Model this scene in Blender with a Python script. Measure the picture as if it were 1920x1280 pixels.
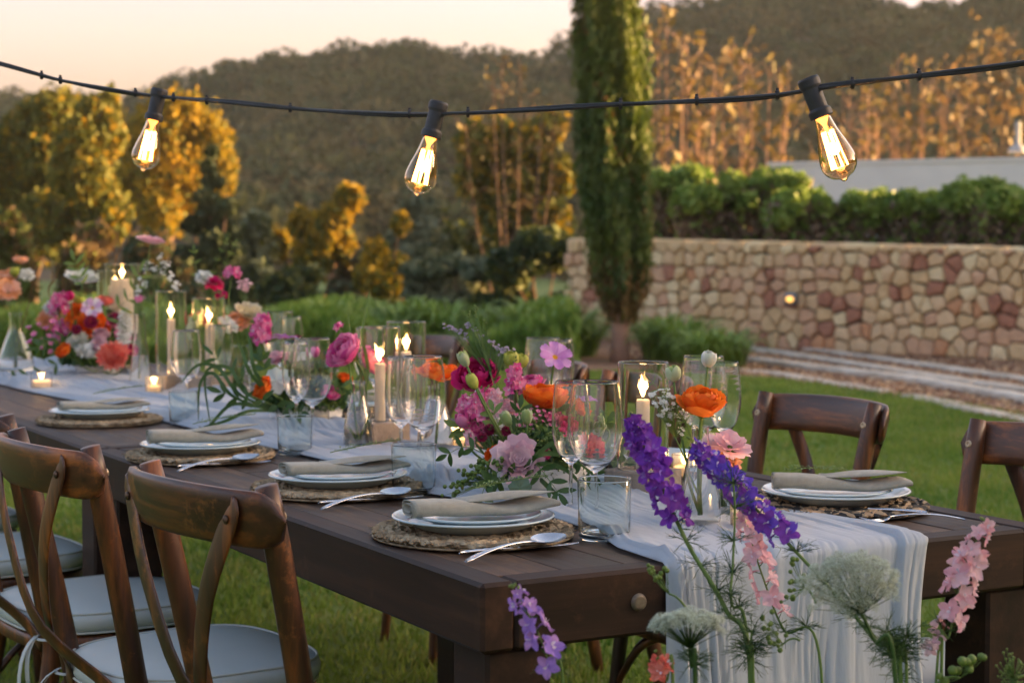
import bpy, math, random
import numpy as np
from mathutils import Vector

for o in list(bpy.data.objects):
    bpy.data.objects.remove(o)
SC = bpy.context.scene
COL = SC.collection
rnd = random.Random(7)
rng = np.random.default_rng(7)
pi = math.pi

# ------------------------------------------------------------------ camera
YAW, PITCH, FPX = math.radians(28.95), math.atan(181 / 3400.), 3400.
CAM = np.array([-1.27, -2.39, 1.27])
cd = bpy.data.cameras.new('camera')
cam = bpy.data.objects.new('camera', cd)
COL.objects.link(cam)
cam.location = CAM
cam.rotation_euler = (pi / 2 - PITCH, 0, -YAW)
cd.sensor_width = 36
cd.lens = FPX / 1920 * 36
cd.clip_start = .05
cd.clip_end = 3000
cd.dof.use_dof = True
cd.dof.focus_distance = 3.15
cd.dof.aperture_fstop = 5.6
cd.dof.aperture_blades = 9
SC.camera = cam

# ------------------------------------------------------------------ world, sun, exposure
SUN_AZ_FROM_VIEW = math.radians(82)      # to the right of the view direction
SUN_EL = math.radians(9)
az = YAW + SUN_AZ_FROM_VIEW              # clockwise from +Y
w = bpy.data.worlds.new('World')
SC.world = w
w.use_nodes = True
nt = w.node_tree
nt.nodes.clear()
sky = nt.nodes.new('ShaderNodeTexSky')
sky.sky_type = 'NISHITA'
sky.sun_disc = False
sky.sun_elevation = SUN_EL
sky.sun_rotation = az
sky.altitude = 50
sky.air_density = 1.1
sky.dust_density = 5.0
sky.ozone_density = .7
bg = nt.nodes.new('ShaderNodeBackground')
bg.inputs['Strength'].default_value = .15
wo = nt.nodes.new('ShaderNodeOutputWorld')
# haze near the horizon, the same all the way round: warmer and brighter low down, cooler overhead
tcw = nt.nodes.new('ShaderNodeTexCoord')
sx = nt.nodes.new('ShaderNodeSeparateXYZ')
nt.links.new(tcw.outputs['Generated'], sx.inputs[0])
rw = nt.nodes.new('ShaderNodeValToRGB')
rw.color_ramp.interpolation = 'EASE'
rw.color_ramp.elements[0].position = .0
rw.color_ramp.elements[0].color = (.63, .49, .70, 1)
rw.color_ramp.elements[1].position = .55
rw.color_ramp.elements[1].color = (.45, .475, .53, 1)
nt.links.new(sx.outputs['Z'], rw.inputs[0])
mw = nt.nodes.new('ShaderNodeMixRGB'); mw.blend_type = 'MULTIPLY'; mw.inputs[0].default_value = 1
nt.links.new(sky.outputs[0], mw.inputs[1]); nt.links.new(rw.outputs[0], mw.inputs[2])
nt.links.new(mw.outputs[0], bg.inputs[0])
nt.links.new(bg.outputs[0], wo.inputs[0])
sd = bpy.data.lights.new('sun', 'SUN')
sd.energy = 5.0
sd.angle = math.radians(.6)
sd.color = (1, .60, .22)
sun = bpy.data.objects.new('sun', sd)
COL.objects.link(sun)
sdir = Vector((math.sin(az) * math.cos(SUN_EL), math.cos(az) * math.cos(SUN_EL), math.sin(SUN_EL)))
sun.rotation_euler = sdir.to_track_quat('Z', 'Y').to_euler()
sun.location = (20, -10, 12)
SC.view_settings.view_transform = 'Standard'
SC.view_settings.look = 'None'
SC.view_settings.exposure = 2.8
SC.view_settings.gamma = 1
SC.view_settings.use_curve_mapping = False
SC.cycles.max_bounces = 14
SC.cycles.transmission_bounces = 12
SC.cycles.glossy_bounces = 5
SC.cycles.diffuse_bounces = 3
SC.cycles.transparent_max_bounces = 16
SC.cycles.caustics_refractive = True
SC.cycles.caustics_reflective = False
SC.cycles.sample_clamp_indirect = 3
SC.cycles.use_denoising = True

# ------------------------------------------------------------------ geometry helpers
FW = np.array([math.sin(YAW) * math.cos(PITCH), math.cos(YAW) * math.cos(PITCH), -math.sin(PITCH)])
RT = np.array([math.cos(YAW), -math.sin(YAW), 0.])
UP = np.cross(RT, FW)
Z3 = np.array([0, 0, 1.])
TOP = .76                                # table top height


def ray(px, py):
    return FW + (px - 960) / FPX * RT - (py - 640) / FPX * UP


def W(px, py, z=TOP):
    """where the sight line meets the horizontal plane at height z (used as a tape measure)"""
    d = ray(px, py)
    return CAM + d * ((z - CAM[2]) / d[2])


def D(px, py, dep):
    return CAM + ray(px, py) * dep


def G(X, Zd, z=0.):
    """ground point X m right of and Zd m ahead of the camera"""
    f = np.array([math.sin(YAW), math.cos(YAW), 0])
    p = CAM + RT * X + f * Zd
    p[2] = z
    return p


def nrm(v):
    v = np.asarray(v, float)
    return v / max(1e-9, np.linalg.norm(v))


def frame(axis, roll=0.):
    """3x3, columns x,y,z with z along axis"""
    z = nrm(axis)
    a = np.array([0, 0, 1.]) if abs(z[2]) < .9 else np.array([1., 0, 0])
    x = nrm(np.cross(a, z))
    y = np.cross(z, x)
    c, s = math.cos(roll), math.sin(roll)
    return np.stack([x * c + y * s, -x * s + y * c, z], 1)


def rotz(a):
    c, s = math.cos(a), math.sin(a)
    return np.array([[c, -s, 0], [s, c, 0], [0, 0, 1.]])


def bez(p0, p1, p2, n=8):
    t = np.linspace(0, 1, n)[:, None]
    p0, p1, p2 = map(np.asarray, (p0, p1, p2))
    return (1 - t) ** 2 * p0 + 2 * t * (1 - t) * p1 + t * t * p2


def smooth_path(pts, n=40):
    pts = np.array(pts, float)
    m = len(pts)
    out = []
    ts = np.linspace(0, m - 1, n)
    for t in ts:
        i = min(int(t), m - 2)
        u = t - i
        p0 = pts[max(i - 1, 0)]; p1 = pts[i]; p2 = pts[i + 1]; p3 = pts[min(i + 2, m - 1)]
        out.append(.5 * ((2 * p1) + (-p0 + p2) * u + (2 * p0 - 5 * p1 + 4 * p2 - p3) * u * u + (-p0 + 3 * p1 - 3 * p2 + p3) * u ** 3))
    return np.array(out)


class MB:
    def __init__(s):
        s.v = []; s.f = []; s.m = []; s.n = 0

    def add(s, V, F, m=0):
        V = np.asarray(V, float).reshape(-1, 3)
        n = s.n
        s.v.append(V)
        s.f += [tuple(i + n for i in f) for f in F]
        s.m += [m] * len(F)
        s.n += len(V)
        return s

    def grid(s, P, m=0, closeu=False, closev=False):
        P = np.asarray(P)
        a, b = P.shape[:2]
        F = []
        for i in range(a if closeu else a - 1):
            i2 = (i + 1) % a
            for j in range(b if closev else b - 1):
                j2 = (j + 1) % b
                F.append((i * b + j, i2 * b + j, i2 * b + j2, i * b + j2) if not closev else (i * b + j, i * b + j2, i2 * b + j2, i2 * b + j))
        return s.add(P.reshape(-1, 3), F, m)

    def box(s, c, size, R=None, m=0, bev=0.):
        hx, hy, hz = [k / 2 for k in size]
        R = np.eye(3) if R is None else R
        if bev <= 0:
            V = np.array([[x * hx, y * hy, z * hz] for x in (-1, 1) for y in (-1, 1) for z in (-1, 1)])
            F = [(0, 1, 3, 2), (4, 6, 7, 5), (0, 4, 5, 1), (2, 3, 7, 6), (0, 2, 6, 4), (1, 5, 7, 3)]
            return s.add(V @ R.T + c, F, m)
        b = bev
        V = []
        F = []
        idx = {}
        for sx in (-1, 1):
            for sy in (-1, 1):
                for sz in (-1, 1):
                    for k in range(3):
                        p = [sx * (hx - b), sy * (hy - b), sz * (hz - b)]
                        p[k] = (sx * hx, sy * hy, sz * hz)[k]
                        idx[(sx, sy, sz, k)] = len(V)
                        V.append(p)
        for sx in (-1, 1):
            for sy in (-1, 1):
                for sz in (-1, 1):
                    t = [idx[(sx, sy, sz, k)] for k in range(3)]
                    F.append(tuple(t if sx * sy * sz > 0 else t[::-1]))
        for k in range(3):
            o = [i for i in range(3) if i != k]
            for sg in (-1, 1):
                q = []
                for a_, b_ in ((-1, -1), (1, -1), (1, 1), (-1, 1)):
                    key = [0, 0, 0]
                    key[k] = sg; key[o[0]] = a_; key[o[1]] = b_
                    q.append(idx[(*key, k)])
                F.append(tuple(q if (sg > 0) == (k != 1) else q[::-1]))
            # edges parallel to axis k
            for a_ in (-1, 1):
                for b_ in (-1, 1):
                    def g(sk, kk):
                        key = [0, 0, 0]
                        key[k] = sk; key[o[0]] = a_; key[o[1]] = b_
                        return idx[(*key, kk)]
                    q = [g(-1, o[0]), g(-1, o[1]), g(1, o[1]), g(1, o[0])]
                    F.append(tuple(q if (a_ * b_ > 0) == (k != 1) else q[::-1]))
        return s.add(np.array(V) @ R.T + c, F, m)

    def tube(s, pts, r, n=6, m=0, sq=(1, 1), up=None, cap=True):
        pts = np.asarray(pts, float)
        k = len(pts)
        r = np.broadcast_to(np.asarray(r, float), (k,)) if np.ndim(r) < 2 else np.asarray(r)
        T = np.gradient(pts, axis=0)
        T /= np.maximum(1e-9, np.linalg.norm(T, axis=1))[:, None]
        u = np.array(up if up is not None else ([0, 0, 1.] if abs(T[0][2]) < .9 else [1., 0, 0]), float)
        rings = []
        for i in range(k):
            x = nrm(np.cross(u, T[i])) if up is not None or i == 0 else nrm(x - T[i] * np.dot(x, T[i]))
            y = np.cross(T[i], x)
            a = np.arange(n) / n * 2 * pi
            rr = r[i]
            rings.append(pts[i] + np.outer(np.cos(a) * rr * sq[0], x) + np.outer(np.sin(a) * rr * sq[1], y))
        b0 = s.n
        s.grid(np.array(rings), m, closev=True)
        if cap:
            s.f.append(tuple(b0 + i for i in reversed(range(n)))); s.m.append(m)
            s.f.append(tuple(b0 + (k - 1) * n + i for i in range(n))); s.m.append(m)
        return s

    def lathe(s, prof, n=32, o=(0, 0, 0), R=None, m=0, wob=None):
        prof = np.asarray(prof, float)
        q_ = [prof[0]]
        for p0_, p1_ in zip(prof[:-1], prof[1:]):      # holding rings keep corners crisp and walls true
            l_ = np.linalg.norm(p1_ - p0_)
            if l_ > .009:
                q_ += [p0_ + (p1_ - p0_) * (.0012 / l_), p1_ - (p1_ - p0_) * (.0012 / l_)]
            q_.append(p1_)
        prof = np.array(q_)
        a = np.arange(n) / n * 2 * pi
        P = np.zeros((len(prof), n, 3))
        P[:, :, 0] = prof[:, :1] * np.cos(a)
        P[:, :, 1] = prof[:, :1] * np.sin(a)
        P[:, :, 2] = prof[:, 1:2]
        if R is not None:
            P = P @ np.asarray(R).T
        return s.grid(P + np.asarray(o), m, closev=True)

    def ell(s, c, r, R=None, nu=8, nv=6, m=0):
        r = np.broadcast_to(np.asarray(r, float), (3,))
        th = np.linspace(0.02, pi - .02, nv + 1)
        ph = np.arange(nu) / nu * 2 * pi
        P = np.stack([np.outer(np.sin(th), np.cos(ph)) * r[0], np.outer(np.sin(th), np.sin(ph)) * r[1], np.outer(-np.cos(th), np.ones(nu)) * r[2]], 2)
        if R is not None:
            P = P @ np.asarray(R).T
        return s.grid(P + np.asarray(c), m, closev=True)

    def leaf(s, p, d, L, wd, nor, m=0, bend=.2, k=4):
        """flat leaf from p along d; nor = leaf normal"""
        d = nrm(d); nor = nrm(np.asarray(nor) - d * np.dot(nor, d)); sd_ = np.cross(nor, d)
        t = np.linspace(0, 1, k + 1)
        wid = wd * .5 * np.sin(pi * np.clip(t * .92 + .04, 0, 1)) ** .8
        c = np.asarray(p) + np.outer(t * L, d) - np.outer(t * t * bend * L, nor)
        P = np.stack([c - np.outer(wid, sd_) + np.outer(wid * .25, nor), c, c + np.outer(wid, sd_) + np.outer(wid * .25, nor)], 1)
        return s.grid(P, m)

    def build(s, name, mats, parent=None, org=None, smooth=True):
        V = np.concatenate(s.v) if s.v else np.zeros((0, 3))
        if org is not None:
            V = V - np.asarray(org)
        me = bpy.data.meshes.new(name)
        me.from_pydata(V.tolist(), [], s.f)
        if not isinstance(mats, (list, tuple)):
            mats = [mats]
        for mt in mats:
            me.materials.append(mt)
        if len(mats) > 1:
            me.polygons.foreach_set('material_index', s.m)
        if smooth:
            me.polygons.foreach_set('use_smooth', [True] * len(s.f))
        me.update()
        o = bpy.data.objects.new(name, me)
        COL.objects.link(o)
        if parent is not None:
            o.parent = parent
        return o


def fast_quads(name, Q, mats, mi=None, parent=None, org=None, tri=False):
    """Q: (n,4,3) quads"""
    n, k = Q.shape[:2]
    me = bpy.data.meshes.new(name)
    V = Q.reshape(-1, 3)
    if org is not None:
        V = V - np.asarray(org)
    me.vertices.add(n * k)
    me.vertices.foreach_set('co', V.astype(np.float32).ravel())
    me.loops.add(n * k)
    me.loops.foreach_set('vertex_index', np.arange(n * k, dtype=np.int32))
    me.polygons.add(n)
    me.polygons.foreach_set('loop_start', np.arange(n, dtype=np.int32) * k)
    me.polygons.foreach_set('loop_total', np.full(n, k, dtype=np.int32))
    if not isinstance(mats, (list, tuple)):
        mats = [mats]
    for mt in mats:
        me.materials.append(mt)
    if mi is not None:
        me.polygons.foreach_set('material_index', np.asarray(mi, dtype=np.int32))
    me.update(calc_edges=True)
    me.validate()
    o = bpy.data.objects.new(name, me)
    COL.objects.link(o)
    if parent is not None:
        o.parent = parent
    return o


def leaf_quads(P, size, r, elong=1.6, upbias=0.):
    """a leaf-shaped quad with random facing at every point"""
    n = len(P)
    a = r.normal(size=(n, 3)); a[:, 2] += upbias
    a /= np.linalg.norm(a, axis=1)[:, None]
    b = r.normal(size=(n, 3))
    b -= a * np.sum(a * b, 1)[:, None]
    b /= np.linalg.norm(b, axis=1)[:, None]
    sz = size * r.uniform(.6, 1.35, n)[:, None]
    c = a * sz * elong * .5
    d = b * sz * .5
    return np.stack([P - c, P - d * .9 + c * .1, P + c, P + d * .9 + c * .1], 1)


def ball_points(C, R, n, r, shell=.55):
    """n points in each of the balls C,R, denser towards the surface"""
    C = np.asarray(C, float); R = np.asarray(R, float)
    if R.ndim == 1:
        R = R[:, None] * np.ones(3)
    m = len(C)
    d = r.normal(size=(m, n, 3))
    d /= np.linalg.norm(d, axis=2)[:, :, None]
    rad = (r.uniform(shell ** 3, 1, (m, n, 1))) ** (1 / 3)
    return (C[:, None] + d * rad * R[:, None]).reshape(-1, 3)


def tag(o, label=None, cat=None, group=None, kind=None):
    if label: o['label'] = label
    if cat: o['category'] = cat
    if group: o['group'] = group
    if kind: o['kind'] = kind
    return o


def thing(name, loc, label, cat, group=None, rz=0.):
    o = bpy.data.objects.new(name, None)
    COL.objects.link(o)
    o.empty_display_size = .05
    o.location = [float(k) for k in loc]
    o.rotation_euler = (0, 0, rz)
    return tag(o, label, cat, group)


def dup(root, loc, label, group=None, rz=None, scale=None):
    r = root.copy(); COL.objects.link(r)
    r.location = [float(k) for k in loc]
    if rz is not None: r.rotation_euler = (0, 0, rz)
    if scale is not None: r.scale = scale
    r['label'] = label
    if group: r['group'] = group
    for ch in list(root.children):
        c = ch.copy(); COL.objects.link(c); c.parent = r
        for g in list(ch.children):
            d = g.copy(); COL.objects.link(d); d.parent = c
    return r


# ------------------------------------------------------------------ materials
def mat(name, col, rough=.6, col2=None, scale=5., detail=4., metal=0., spec=.5, trans=0., bump=0., bscale=None,
        stretch=None, lucent=0., coat=0., sheen=0., emit=None, estr=0., col3=None, contrast=(.35, .65), ior=1.45):
    m = bpy.data.materials.new(name)
    m.use_nodes = True
    nt = m.node_tree
    b = nt.nodes['Principled BSDF']
    out = nt.nodes['Material Output']
    L = nt.links
    b.inputs['Base Color'].default_value = (*col, 1)
    b.inputs['Roughness'].default_value = rough
    b.inputs['Metallic'].default_value = metal
    b.inputs['Specular IOR Level'].default_value = spec
    b.inputs['Transmission Weight'].default_value = trans
    b.inputs['Coat Weight'].default_value = coat
    b.inputs['Sheen Weight'].default_value = sheen
    b.inputs['IOR'].default_value = ior
    if emit:
        b.inputs['Emission Color'].default_value = (*emit, 1)
        b.inputs['Emission Strength'].default_value = estr
    csock = None
    if col2 is not None or bump:
        tc = nt.nodes.new('ShaderNodeTexCoord')
        mp = nt.nodes.new('ShaderNodeMapping')
        L.new(tc.outputs['Object'], mp.inputs[0])
        if stretch: mp.inputs['Scale'].default_value = stretch
    if col2 is not None:
        n = nt.nodes.new('ShaderNodeTexNoise')
        n.inputs['Scale'].default_value = scale
        n.inputs['Detail'].default_value = detail
        L.new(mp.outputs[0], n.inputs['Vector'])
        cr = nt.nodes.new('ShaderNodeValToRGB')
        cr.color_ramp.elements[0].position = contrast[0]
        cr.color_ramp.elements[1].position = contrast[1]
        cr.color_ramp.elements[0].color = (*col, 1)
        cr.color_ramp.elements[1].color = (*col2, 1)
        if col3 is not None:
            e = cr.color_ramp.elements.new(min(.98, contrast[1] + .12))
            e.color = (*col3, 1)
        L.new(n.outputs['Fac'], cr.inputs[0])
        csock = cr.outputs[0]
        L.new(csock, b.inputs['Base Color'])
    if bump:
        n2 = nt.nodes.new('ShaderNodeTexNoise')
        n2.inputs['Scale'].default_value = bscale or scale * 4
        n2.inputs['Detail'].default_value = 5
        L.new(mp.outputs[0], n2.inputs['Vector'])
        bp = nt.nodes.new('ShaderNodeBump')
        bp.inputs['Strength'].default_value = bump
        bp.inputs['Distance'].default_value = .004
        L.new(n2.outputs['Fac'], bp.inputs['Height'])
        L.new(bp.outputs[0], b.inputs['Normal'])
    if lucent:
        tr = nt.nodes.new('ShaderNodeBsdfTranslucent')
        tr.inputs[0].default_value = (*[min(1, c * 1.15) for c in col], 1)
        if csock: L.new(csock, tr.inputs[0])
        mx = nt.nodes.new('ShaderNodeMixShader')
        mx.inputs[0].default_value = lucent
        L.new(b.outputs[0], mx.inputs[1])
        L.new(tr.outputs[0], mx.inputs[2])
        L.new(mx.outputs[0], out.inputs[0])
    return m


def glass_mat(name, col=(1, 1, 1), ior=1.45, rough=0.):
    m = bpy.data.materials.new(name)
    m.use_nodes = True
    nt = m.node_tree
    b = nt.nodes['Principled BSDF']
    b.inputs['Base Color'].default_value = (*col, 1)
    b.inputs['Roughness'].default_value = rough
    b.inputs['Transmission Weight'].default_value = 1
    b.inputs['IOR'].default_value = ior
    return m


def wood(name, c1, c2, c3, axis='x', scale=3., rough=.45, bump=.25, wear=None, spec=.5, coat=0.):
    """grain running along axis, with worn spots"""
    m = bpy.data.materials.new(name)
    m.use_nodes = True
    nt = m.node_tree; L = nt.links
    b = nt.nodes['Principled BSDF']
    b.inputs['Specular IOR Level'].default_value = spec
    b.inputs['Coat Weight'].default_value = coat
    b.inputs['Coat Roughness'].default_value = .3
    tc = nt.nodes.new('ShaderNodeTexCoord')
    oi = nt.nodes.new('ShaderNodeObjectInfo')
    av = nt.nodes.new('ShaderNodeVectorMath'); av.operation = 'ADD'
    mu = nt.nodes.new('ShaderNodeVectorMath'); mu.operation = 'SCALE'; mu.inputs['Scale'].default_value = 13.7
    cm = nt.nodes.new('ShaderNodeCombineXYZ')
    for i in range(3): L.new(oi.outputs['Random'], cm.inputs[i])
    L.new(cm.outputs[0], mu.inputs[0])
    L.new(tc.outputs['Object'], av.inputs[0]); L.new(mu.outputs[0], av.inputs[1])
    mp = nt.nodes.new('ShaderNodeMapping')
    L.new(av.outputs[0], mp.inputs[0])
    st = {'x': (1, 14, 14), 'y': (14, 1, 14), 'z': (14, 14, 1)}[axis]
    mp.inputs['Scale'].default_value = st
    n = nt.nodes.new('ShaderNodeTexNoise')
    n.inputs['Scale'].default_value = scale; n.inputs['Detail'].default_value = 8; n.inputs['Roughness'].default_value = .65
    L.new(mp.outputs[0], n.inputs['Vector'])
    cr = nt.nodes.new('ShaderNodeValToRGB')
    e = cr.color_ramp.elements
    e[0].position = .3; e[0].color = (*c1, 1)
    e[1].position = .72; e[1].color = (*c3, 1)
    k = e.new(.5); k.color = (*c2, 1)
    L.new(n.outputs['Fac'], cr.inputs[0])
    col = cr.outputs[0]
    # board-to-board variation
    hv = nt.nodes.new('ShaderNodeHueSaturation')
    mr = nt.nodes.new('ShaderNodeMapRange')
    mr.inputs['To Min'].default_value = .55; mr.inputs['To Max'].default_value = 1.5
    L.new(oi.outputs['Random'], mr.inputs[0]); L.new(mr.outputs[0], hv.inputs['Value']); L.new(col, hv.inputs['Color'])
    col = hv.outputs[0]
    if wear:
        n3 = nt.nodes.new('ShaderNodeTexNoise')
        n3.inputs['Scale'].default_value = 9; n3.inputs['Detail'].default_value = 8; n3.inputs['Roughness'].default_value = .75
        L.new(av.outputs[0], n3.inputs['Vector'])
        r3 = nt.nodes.new('ShaderNodeValToRGB')
        r3.color_ramp.elements[0].position = .56; r3.color_ramp.elements[1].position = .72
        L.new(n3.outputs['Fac'], r3.inputs[0])
        mx = nt.nodes.new('ShaderNodeMixRGB')
        mx.inputs[2].default_value = (*wear, 1)
        L.new(r3.outputs[0], mx.inputs[0]); L.new(col, mx.inputs[1])
        col = mx.outputs[0]
    L.new(col, b.inputs['Base Color'])
    r4 = nt.nodes.new('ShaderNodeMapRange')
    r4.inputs['To Min'].default_value = rough - .12; r4.inputs['To Max'].default_value = rough + .2
    L.new(n.outputs['Fac'], r4.inputs[0]); L.new(r4.outputs[0], b.inputs['Roughness'])
    bp = nt.nodes.new('ShaderNodeBump'); bp.inputs['Strength'].default_value = bump; bp.inputs['Distance'].default_value = .002
    L.new(n.outputs['Fac'], bp.inputs['Height']); L.new(bp.outputs[0], b.inputs['Normal'])
    return m


def emission(name, col, s):
    m = bpy.data.materials.new(name)
    m.use_nodes = True
    nt = m.node_tree
    nt.nodes.clear()
    e = nt.nodes.new('ShaderNodeEmission'); e.inputs[0].default_value = (*col, 1); e.inputs[1].default_value = s
    o = nt.nodes.new('ShaderNodeOutputMaterial')
    nt.links.new(e.outputs[0], o.inputs[0])
    return m


M = {}
M['grass'] = mat('grass', (.10, .20, .02), .75, (.23, .31, .042), 1.3, lucent=.3)
M['grass_b'] = mat('grass_b', (.15, .24, .028), .75, (.34, .32, .085), 1., lucent=.3)
M['lawn'] = mat('lawn', (.055, .12, .012), .95, (.14, .19, .03), 2.2, detail=10, bump=.8, bscale=40, col3=(.20, .19, .06), contrast=(.35, .6))
M['soil'] = mat('soil', (.22, .11, .06), .95, (.34, .19, .11), 12, detail=10, bump=1, bscale=60, contrast=(.3, .7))
M['hill'] = mat('hill', (.10, .08, .04), 1, (.17, .09, .055), .06, detail=8)
M['leaf_strap'] = mat('leaf_strap', (.12, .23, .03), .5, (.26, .36, .06), .8, lucent=.3)
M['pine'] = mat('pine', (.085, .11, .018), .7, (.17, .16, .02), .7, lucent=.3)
M['pine_sunlit'] = mat('pine_sunlit', (.30, .22, .012), .7, (.42, .25, .015), .9, lucent=.5)  # low sunlight on green pines put into the leaf colour
M['wood_far'] = mat('wood_far', (.045, .068, .018), .9, (.10, .105, .030), .09, detail=3, lucent=.15)
M['wood_far_b'] = mat('wood_far_b', (.085, .09, .03), .9, (.15, .12, .05), .12, lucent=.15)
M['wood_far_c'] = mat('wood_far_c', (.025, .042, .012), .9, (.05, .065, .02), .2)
M['spruce'] = mat('spruce', (.03, .055, .022), .7, (.065, .085, .03), 1.5, lucent=.15)
M['olive'] = mat('olive', (.12, .15, .085), .7, (.20, .21, .12), 1., lucent=.2)
M['autumn'] = mat('autumn', (.12, .095, .028), .6, (.21, .15, .04), 2., lucent=.28)
M['autumn_b'] = mat('autumn_b', (.15, .11, .045), .6, (.20, .12, .05), 2., lucent=.4)
M['hedge'] = mat('hedge', (.13, .23, .03), .5, (.26, .34, .06), 2., lucent=.3)
M['hedge_in'] = mat('hedge_in', (.15, .10, .07), .9, (.20, .14, .08), 3.)
M['cypress'] = mat('cypress', (.05, .095, .012), .6, (.12, .15, .018), 1.6, lucent=.25)
M['cypress_dry'] = mat('cypress_dry', (.14, .09, .02), .7, (.20, .10, .03), 2., lucent=.3)
M['bark'] = mat('bark', (.09, .05, .035), .95, (.18, .11, .08), 8, stretch=(3, 3, .5), bump=1, bscale=20)
M['bark_pale'] = mat('bark_pale', (.30, .17, .12), .9, (.38, .22, .15), 5)
M['plaster'] = mat('plaster', (.74, .70, .68), .85, (.80, .76, .73), 2)
SKIN = []
for i, (a, b_) in enumerate([((.42, .31, .19), (.50, .38, .25)), ((.45, .33, .22), (.51, .39, .28)), ((.40, .26, .19), (.45, .30, .22)),
                            ((.24, .115, .085), (.31, .155, .115)), ((.38, .20, .12), (.43, .24, .15)), ((.50, .42, .29), (.55, .47, .34))]):
    SKIN.append(mat('stone_%d' % i, tuple(k * q for k, q in zip(a, (1.45, 1.35, 1.12))), .9, tuple(k * q for k, q in zip(b_, (1.45, 1.35, 1.12))), 9, detail=8, bump=1, bscale=30))
M['mortar'] = mat('mortar', (.035, .025, .018), 1, (.07, .05, .035), 12, bump=1)
M['sleeper'] = mat('sleeper', (.42, .35, .27), .9, (.68, .60, .50), 4, detail=8, stretch=(1, 1, 6), bump=1, bscale=20)
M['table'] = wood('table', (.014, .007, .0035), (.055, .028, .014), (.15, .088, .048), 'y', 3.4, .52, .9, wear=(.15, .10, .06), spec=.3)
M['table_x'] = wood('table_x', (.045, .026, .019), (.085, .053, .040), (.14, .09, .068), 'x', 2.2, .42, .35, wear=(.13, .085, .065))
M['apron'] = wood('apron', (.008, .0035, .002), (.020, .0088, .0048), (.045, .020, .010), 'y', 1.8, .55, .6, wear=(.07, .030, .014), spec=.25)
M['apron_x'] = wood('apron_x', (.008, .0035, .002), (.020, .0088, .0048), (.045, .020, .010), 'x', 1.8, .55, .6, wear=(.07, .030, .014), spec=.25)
M['chair'] = wood('chair', (.022, .008, .004), (.060, .019, .006), (.27, .080, .013), 'z', 2.0, .36, .15, wear=(.34, .12, .03), coat=.12)
M['chair_rail'] = wood('chair_rail', (.022, .008, .004), (.060, .019, .006), (.27, .080, .013), 'y', 2.0, .36, .15, wear=(.34, .12, .03), coat=.12)
M['cushion'] = mat('cushion', (.48, .53, .52), .42, (.55, .60, .58), 3, bump=.15, bscale=14)
M['piping'] = mat('piping', (.50, .53, .50), .5)
M['bolt'] = mat('bolt', (.10, .06, .04), .45, metal=.7)
M['brass'] = mat('brass', (.45, .36, .24), .4, metal=.8)
M['porcelain'] = mat('porcelain', (.44, .54, .57), .14, (.48, .57, .60), 3, spec=.6, coat=.3)
M['linen'] = mat('linen', (.34, .325, .265), .9, (.42, .40, .33), 60, bump=.5, bscale=500, sheen=.3, lucent=.12)
M['gauze'] = mat('gauze', (.60, .655, .72), .9, (.63, .685, .75), 6, bump=.8, bscale=70, stretch=(1, .22, .22), sheen=.3, lucent=.45)
M['straw'] = mat('straw', (.17, .115, .062), .8, (.46, .36, .23), 45, detail=3, bump=.5, bscale=200)
M['straw_d'] = mat('straw_d', (.02, .018, .016), .7, (.04, .035, .03), 40)
M['straw_r'] = mat('straw_r', (.38, .26, .15), .8, (.48, .33, .20), 45)
M['steel'] = mat('steel', (.60, .62, .67), .2, metal=1.)
M['glass'] = glass_mat('glass', (1, 1, 1))
M['glass_aqua'] = glass_mat('glass_aqua', (.93, .985, .98))
M['glass_frost'] = glass_mat('glass_frost', (.97, .95, .9), rough=.25)
M['water'] = glass_mat('water', (.95, .99, .98), 1.33)
M['wax'] = mat('wax', (.86, .79, .66), .45, (.90, .84, .72), 5, lucent=.35)
M['wick'] = mat('wick', (.02, .015, .01), .9)
M['concrete'] = mat('concrete', (.22, .18, .14), .95, (.30, .25, .20), 30, detail=8, bump=.8, bscale=120)
M['flame'] = emission('flame', (1, .52, .14), 3.2)
M['flame_edge'] = emission('flame_edge', (1, .30, .04), 3.)
M['filament'] = emission('filament', (1, .42, .09), 6.)
M['rubber'] = mat('rubber', (.018, .018, .02), .5, (.03, .03, .034), 20, bump=.3)
M['bulb_glass'] = glass_mat('bulb_glass', (1, .84, .62))
M['ceramic'] = mat('ceramic', (.72, .72, .70), .3, (.76, .76, .74), 4)
M['stem'] = mat('stem', (.10, .19, .04), .5, (.16, .25, .06), 12, lucent=.2)
M['leaf'] = mat('leaf', (.035, .09, .02), .45, (.07, .14, .03), 9, lucent=.25)
M['leaf_l'] = mat('leaf_l', (.12, .20, .04), .45, (.20, .28, .06), 9, lucent=.3)
M['leaf_g'] = mat('leaf_g', (.09, .16, .09), .5, (.14, .21, .13), 9, lucent=.25)
M['berry'] = mat('berry', (.07, .13, .02), .4, (.12, .19, .03), 30)


def petal_mat(name, c, c2, l=.35):
    return mat(name, c, .55, c2, 35, 3, lucent=l, spec=.3, bump=.15, bscale=120)


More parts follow.
